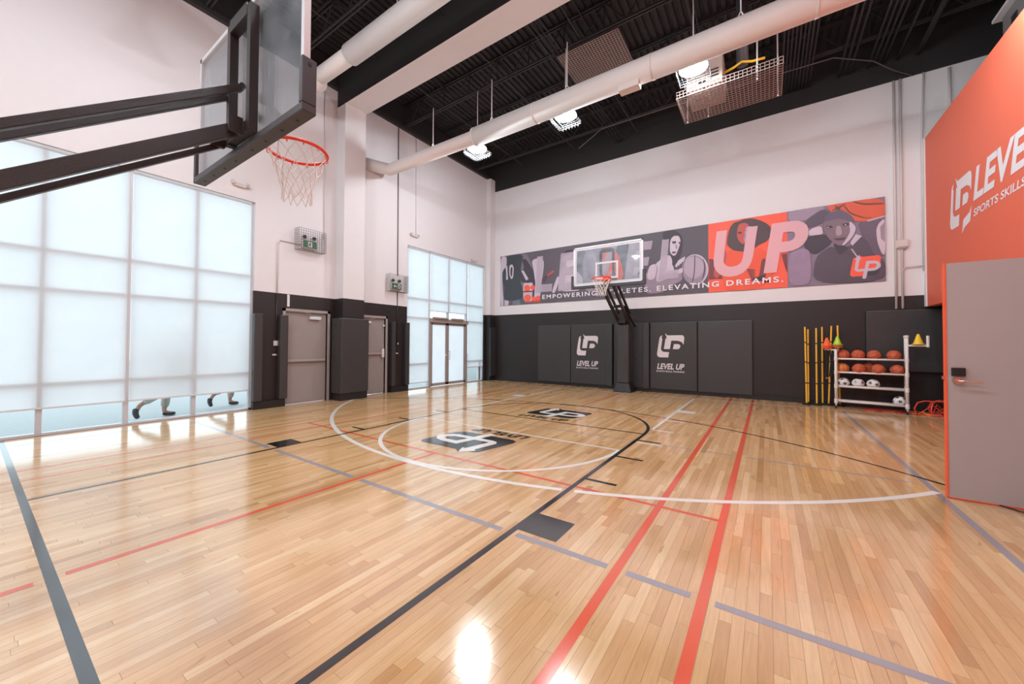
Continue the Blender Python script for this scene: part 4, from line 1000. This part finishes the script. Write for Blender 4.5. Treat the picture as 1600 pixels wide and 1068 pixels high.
def bask(lab, m, loc_, r=.118, rot=0.):
    t = thing('basketball', lab, 'ball', loc_, 'basketballs on the rack'); MB().sphere((0, 0, 0), r, 20, 14).build('cover', m, t, smooth=True)
    mb = MB(); mb.ring((0, 0, 0), r*.996, .0028, (1, 0, 0), 32, 4).ring((0, 0, 0), r*.996, .0028, (0, 1, .3), 32, 4)
    mb.ring((r*.55, 0, 0), r*.83, .0028, (1, 0, 0), 28, 4).ring((-r*.55, 0, 0), r*.83, .0028, (1, 0, 0), 28, 4); mb.build('seams', M_seam, t); t.rotation_euler = (.3, rot, rot*1.7); return t
names = ['leftmost', 'second from left', 'third from left', 'rightmost']
for k, x in enumerate((.12, .365, .62, .92)):
    bask(f'brown basketball on the top shelf of the rack, {names[k]}', M_ball, rm_ @ V(x, RD/2, 1.10+.085), rot=k*.9+.2)
for k, (x, m_, nm) in enumerate(((.13, M_ballo, 'light orange basketball at the left end of the second shelf'), (.40, M_ball, 'brown basketball second from left on the second shelf'), (.70, M_ball, 'brown basketball second from right on the second shelf'), (.99, M_ball, 'brown basketball at the right end of the second shelf'))):
    bask(nm, m_, rm_ @ V(x-.02, RD/2-.045 if k in (1, 2) else RD/2, .80+.085), rot=k*1.3)
bask('brown basketball half hidden behind others on the second shelf', M_ball, rm_ @ V(.535, RD/2+.15, .80+.10), rot=2)
def soccer(lab, loc_, r=.108, rot=0.):
    t = thing('soccer_ball', lab, 'ball', loc_, 'soccer balls on the rack'); MB().sphere((0, 0, 0), r, 20, 14).build('cover', M_soc, t, smooth=True)
    g = (1+5**.5)/2; dirs = [V(*p).normalized() for p in ((0,1,g),(0,-1,g),(0,1,-g),(0,-1,-g),(1,g,0),(-1,g,0),(1,-g,0),(-1,-g,0),(g,0,1),(-g,0,1),(g,0,-1),(-g,0,-1))]
    mb = MB()
    for d in dirs:
        a = d.orthogonal().normalized(); b = d.cross(a); pts = [(d*.93+(a*math.cos(q*2*PI/5)+b*math.sin(q*2*PI/5))*.34).normalized()*r*1.01 for q in range(5)]
        i = len(mb.v); mb.v += [tuple(p) for p in pts]+[tuple(d*r*1.012)]; mb.f += [(i+q, i+(q+1) % 5, i+5) for q in range(5)]
    mb.build('patches', M_socb, t); t.rotation_euler = (rot, .4, rot*2); return t
for k, (x, nm) in enumerate(((.12, 'white and black soccer ball at the left end of the third shelf'), (.36, 'white and black soccer ball in the middle of the third shelf'), (.60, 'pale soccer ball, rightmost on the third shelf'))):
    soccer(nm, rm_ @ V(x, RD/2, .49+.075), rot=k+.4)
soccer('soccer ball alone on the bottom shelf', rm_ @ V(1.0, RD/2, .16+.075), rot=.9)
def cone(lab, m, loc_, n=1, extra=None, h=.19, r=.075):
    t = thing('training_cone', lab, 'cone', loc_, 'small training cones')
    MB().lathe((0, 0, 0), [(r*1.25, 0), (r*1.25, .012), (r, .014), (.018, h), (.0, h)], 18).build('shell', m, t, smooth=False); return t
P0 = rm_ @ V(-.15, 0, 1.325)
for k in range(3): cone(('bright orange cone on top of the stack on the left rack arm', 'orange cone in the middle of the stack on the left rack arm', 'lowest orange cone of the stack on the left rack arm')[k], M_cor, P0+V(0, 0, (2-k)*.028))
P1 = rm_ @ V(0, .02, 1.35)
cone('lime green cone on top of the stack at the rack corner', M_cgr, P1+V(.03, 0, .06)); cone('orange cone under the lime green one', M_ballo, P1+V(.03, 0, .03)); cone('lowest orange cone under the lime green one', M_ballo, P1+V(.03, 0, 0))
cone('yellow cone tipped on the right rack arm', M_cye, rm_ @ V(RL+.16, 0, 1.425), h=.21)
# agility poles
def apole(x, y, top, lab, lean=0.):
    t = thing('agility_pole', lab, 'pole', (x, y, 0), 'yellow agility poles')
    MB().lathe((0, 0, 0), [(.088, .0), (.088, .02), (.05, .045), (.03, .05), (.0, .05)], 18).build('base', M_dark, t)
    MB().tube([(0, 0, .04), (lean, 0, top)], .017, 10).build('tube', M_yelp, t)
    for f_ in (.28, .55, .80): MB().tube([(lean*f_, 0, top*f_-.012), (lean*f_, 0, top*f_+.012)], .021, 10).build('clip', M_dark, t)
apole(.76, 11.18, 1.83, 'yellow agility pole standing furthest left', -.02); apole(.81, 11.37, 1.78, 'yellow agility pole just behind the leftmost one')
apole(.95, 11.22, 1.80, 'yellow agility pole, left one of the middle pair'); apole(1.07, 11.37, 1.83, 'yellow agility pole, right one of the middle pair')
apole(1.18, 11.38, 1.85, 'yellow agility pole behind the rack corner, left of two', .06); apole(1.38, 11.39, 1.86, 'yellow agility pole behind the rack corner, right of two', -.03)
bl = thing('resistance_belt', 'black straps hanging from the left rack arm', 'strap', P0)
for dx in (-.02, .05): MB().tube([P0+V(dx, -.02, -.03), P0+V(dx+.02, -.02, -.3), P0+V(dx-.01, -.02, -.62), P0+V(dx+.03, 0, -.62), P0+V(dx+.05, 0, -.1)], .016, 6).build('strap', M_dark, bl)
MB().box(P0+V(-.03, -.05, -.68), P0+V(.03, -.01, -.645)).build('buckle', M_steel, bl); adopt(bl)
# red training hurdles and ladder on the floor
for k, (x, y, rz, lab) in enumerate(((2.72, 11.0, .2, 'red tube hurdle on the floor right of the rack, in front'), (2.86, 11.12, .9, 'red tube hurdle leaning crosswise behind the front one'), (2.98, 11.2, -.5, 'red tube hurdle at the back beside the door edge'))):
    t = thing('agility_hurdle', lab, 'hurdle', (x, y, 0), 'red hurdles beside the rack', rz)
    MB().tube([(-.22, 0, .015), (-.25, 0, .12), (-.2, 0, .24), (-.1, 0, .28), (.22, 0, .28), (.3, 0, .2), (.3, 0, .015)], .013, 8).build('hoop_tube', M_red, t)
    MB().tube([(-.22, -.15, .015), (-.22, .15, .015)], .013, 8).tube([(.3, -.15, .015), (.3, .15, .015)], .013, 8).build('foot', M_red, t)
    MB().tube([(-.15, .02, .03), (.05, .05, .2), (.2, .0, .04)], .010, 6).build('strut', M_red, t)
lad = thing('agility_ladder', 'red agility ladder lying bunched under and beside the rack', 'ladder', (2.3, 11.1, 0))
mb = MB(); random.seed(4)
for k in range(16):
    a = random.uniform(-.4, .4); x = 1.75+k*.075; y = 11.02+.05*math.sin(k*1.7); mb.beam((x, y-.12, .01+.003*(k % 4)), (x+.14*math.sin(a), y+.16, .012+.003*(k % 4)), .035, .005)
mb.build('rungs', M_redd, lad); MB().tube([(1.7, 10.98, .012), (2.1, 10.93, .014), (2.5, 10.90, .015), (2.95, 10.86, .012)], .007, 6).tube([(1.8, 11.3, .012), (2.3, 11.25, .014), (2.9, 11.1, .012)], .007, 6).build('webbing', M_red, lad); adopt(lad)
yl = MB().tube([(2.45, 11.0, .01), (2.52, 10.92, .02), (2.6, 11.0, .05), (2.66, 10.95, .015), (2.75, 10.9, .01)], .008, 6).build('jump_rope', M_cye, label='yellow cord on the floor beside the right end of the rack', cat='rope')

# ------------------------------------------------------------------ outside
go = MB().box((-40, -30, -.12), (LW-.25, 40, -.03)).build('ground', M_pave, kind='structure')
def skin_obj(name, pts, edges, rad, m, parent, root=0, sub=1):
    me = bpy.data.meshes.new(name); me.from_pydata(pts, edges, []); o = bpy.data.objects.new(name, me); COL.objects.link(o)
    md = o.modifiers.new('skin', 'SKIN'); 
    for i, v in enumerate(me.skin_vertices[0].data):
        r = rad[i]; v.radius = (r, r) if not isinstance(r, tuple) else r; v.use_root = (i == root)
    md.use_smooth_shade = True
    s_ = o.modifiers.new('sub', 'SUBSURF'); s_.levels = sub; s_.render_levels = sub
    dg = bpy.context.evaluated_depsgraph_get(); dg.update(); me2 = bpy.data.meshes.new_from_object(o.evaluated_get(dg)); bpy.data.objects.remove(o)
    me2.materials.clear(); me2.materials.append(m); o2 = bpy.data.objects.new(name, me2); COL.objects.link(o2); o2.parent = parent
    return o2
def person(loc_, rz, lab):
    t = thing('person', lab, 'person', loc_, 'people walking past the window', rz)
    # walking along +Y, left leg planted under the body, right leg swinging back
    J = [(0,0,.93),(0,.01,1.15),(0,.02,1.38),(0,.03,1.50),(0,.06,1.60),(0,.07,1.72),
         (-.18,.02,1.41),(-.23,-.08,1.15),(-.22,.06,.92),(-.22,.12,.84), (.18,.02,1.41),(.23,.14,1.16),(.2,.30,.98),(.2,.36,.92),
         (-.09,0,.90),(-.10,.10,.50),(-.10,.06,.09),(-.10,.2,.04), (.09,0,.90),(.10,.02,.50),(.10,-.32,.28),(.10,-.36,.16)]
    Ed = [(0,1),(1,2),(2,3),(3,4),(4,5),(2,6),(6,7),(7,8),(8,9),(2,10),(10,11),(11,12),(12,13),(0,14),(14,15),(15,16),(16,17),(0,18),(18,19),(19,20),(20,21)]
    Rd = [(.15,.11),(.14,.10),(.15,.10),.06,(.085,.10),(.07,.09),.06,.045,.03,.035,.06,.045,.03,.035,.085,.055,.04,.04,.085,.055,.04,.035]
    skin_obj('body', J, Ed, Rd, M_skin, t)
    skin_obj('trousers', [J[0],J[14],J[15],(-.10,.07,.16),J[18],J[19],(.10,-.28,.31)], [(0,1),(1,2),(2,3),(0,4),(4,5),(5,6)], [(.165,.125),.105,.075,.07,.105,.075,.07], M_cloth, t)
    skin_obj('shirt', [J[0],J[1],J[2],J[6],J[7],J[10],J[11]], [(0,1),(1,2),(2,3),(3,4),(2,5),(5,6)], [(.165,.12),(.155,.115),(.165,.115),.075,.058,.075,.058], M_shirt, t)
    skin_obj('shoe', [(-.10,.03,.06),(-.10,.12,.05),(-.10,.24,.035)], [(0,1),(1,2)], [.05,.047,.036], M_shoe, t)
    skin_obj('shoe', [(.10,-.36,.24),(.10,-.37,.14),(.10,-.33,.04)], [(0,1),(1,2)], [.05,.047,.036], M_shoe, t)
    MB().sphere((0,.045,1.70), .108, 14, 10, (.86,1,1)).build('hair', M_hair, t, smooth=True)
    for s_ in (-1, 1): MB().sphere((s_*.033,.15,1.655), .011, 8, 6).build('eye', M_dark, t)
    MB().sphere((0,.165,1.63), .018, 8, 6, (.7, 1, 1.4)).build('nose', M_skin, t)
    return t
p1 = person((-9.45, 2.12, -.03), 0, 'person walking outside, light trousers and grey shoe seen under the blind')
p2 = person((-9.95, 3.35, -.03), 0, 'person further off outside, dark foot seen under the blind near the dark wall')
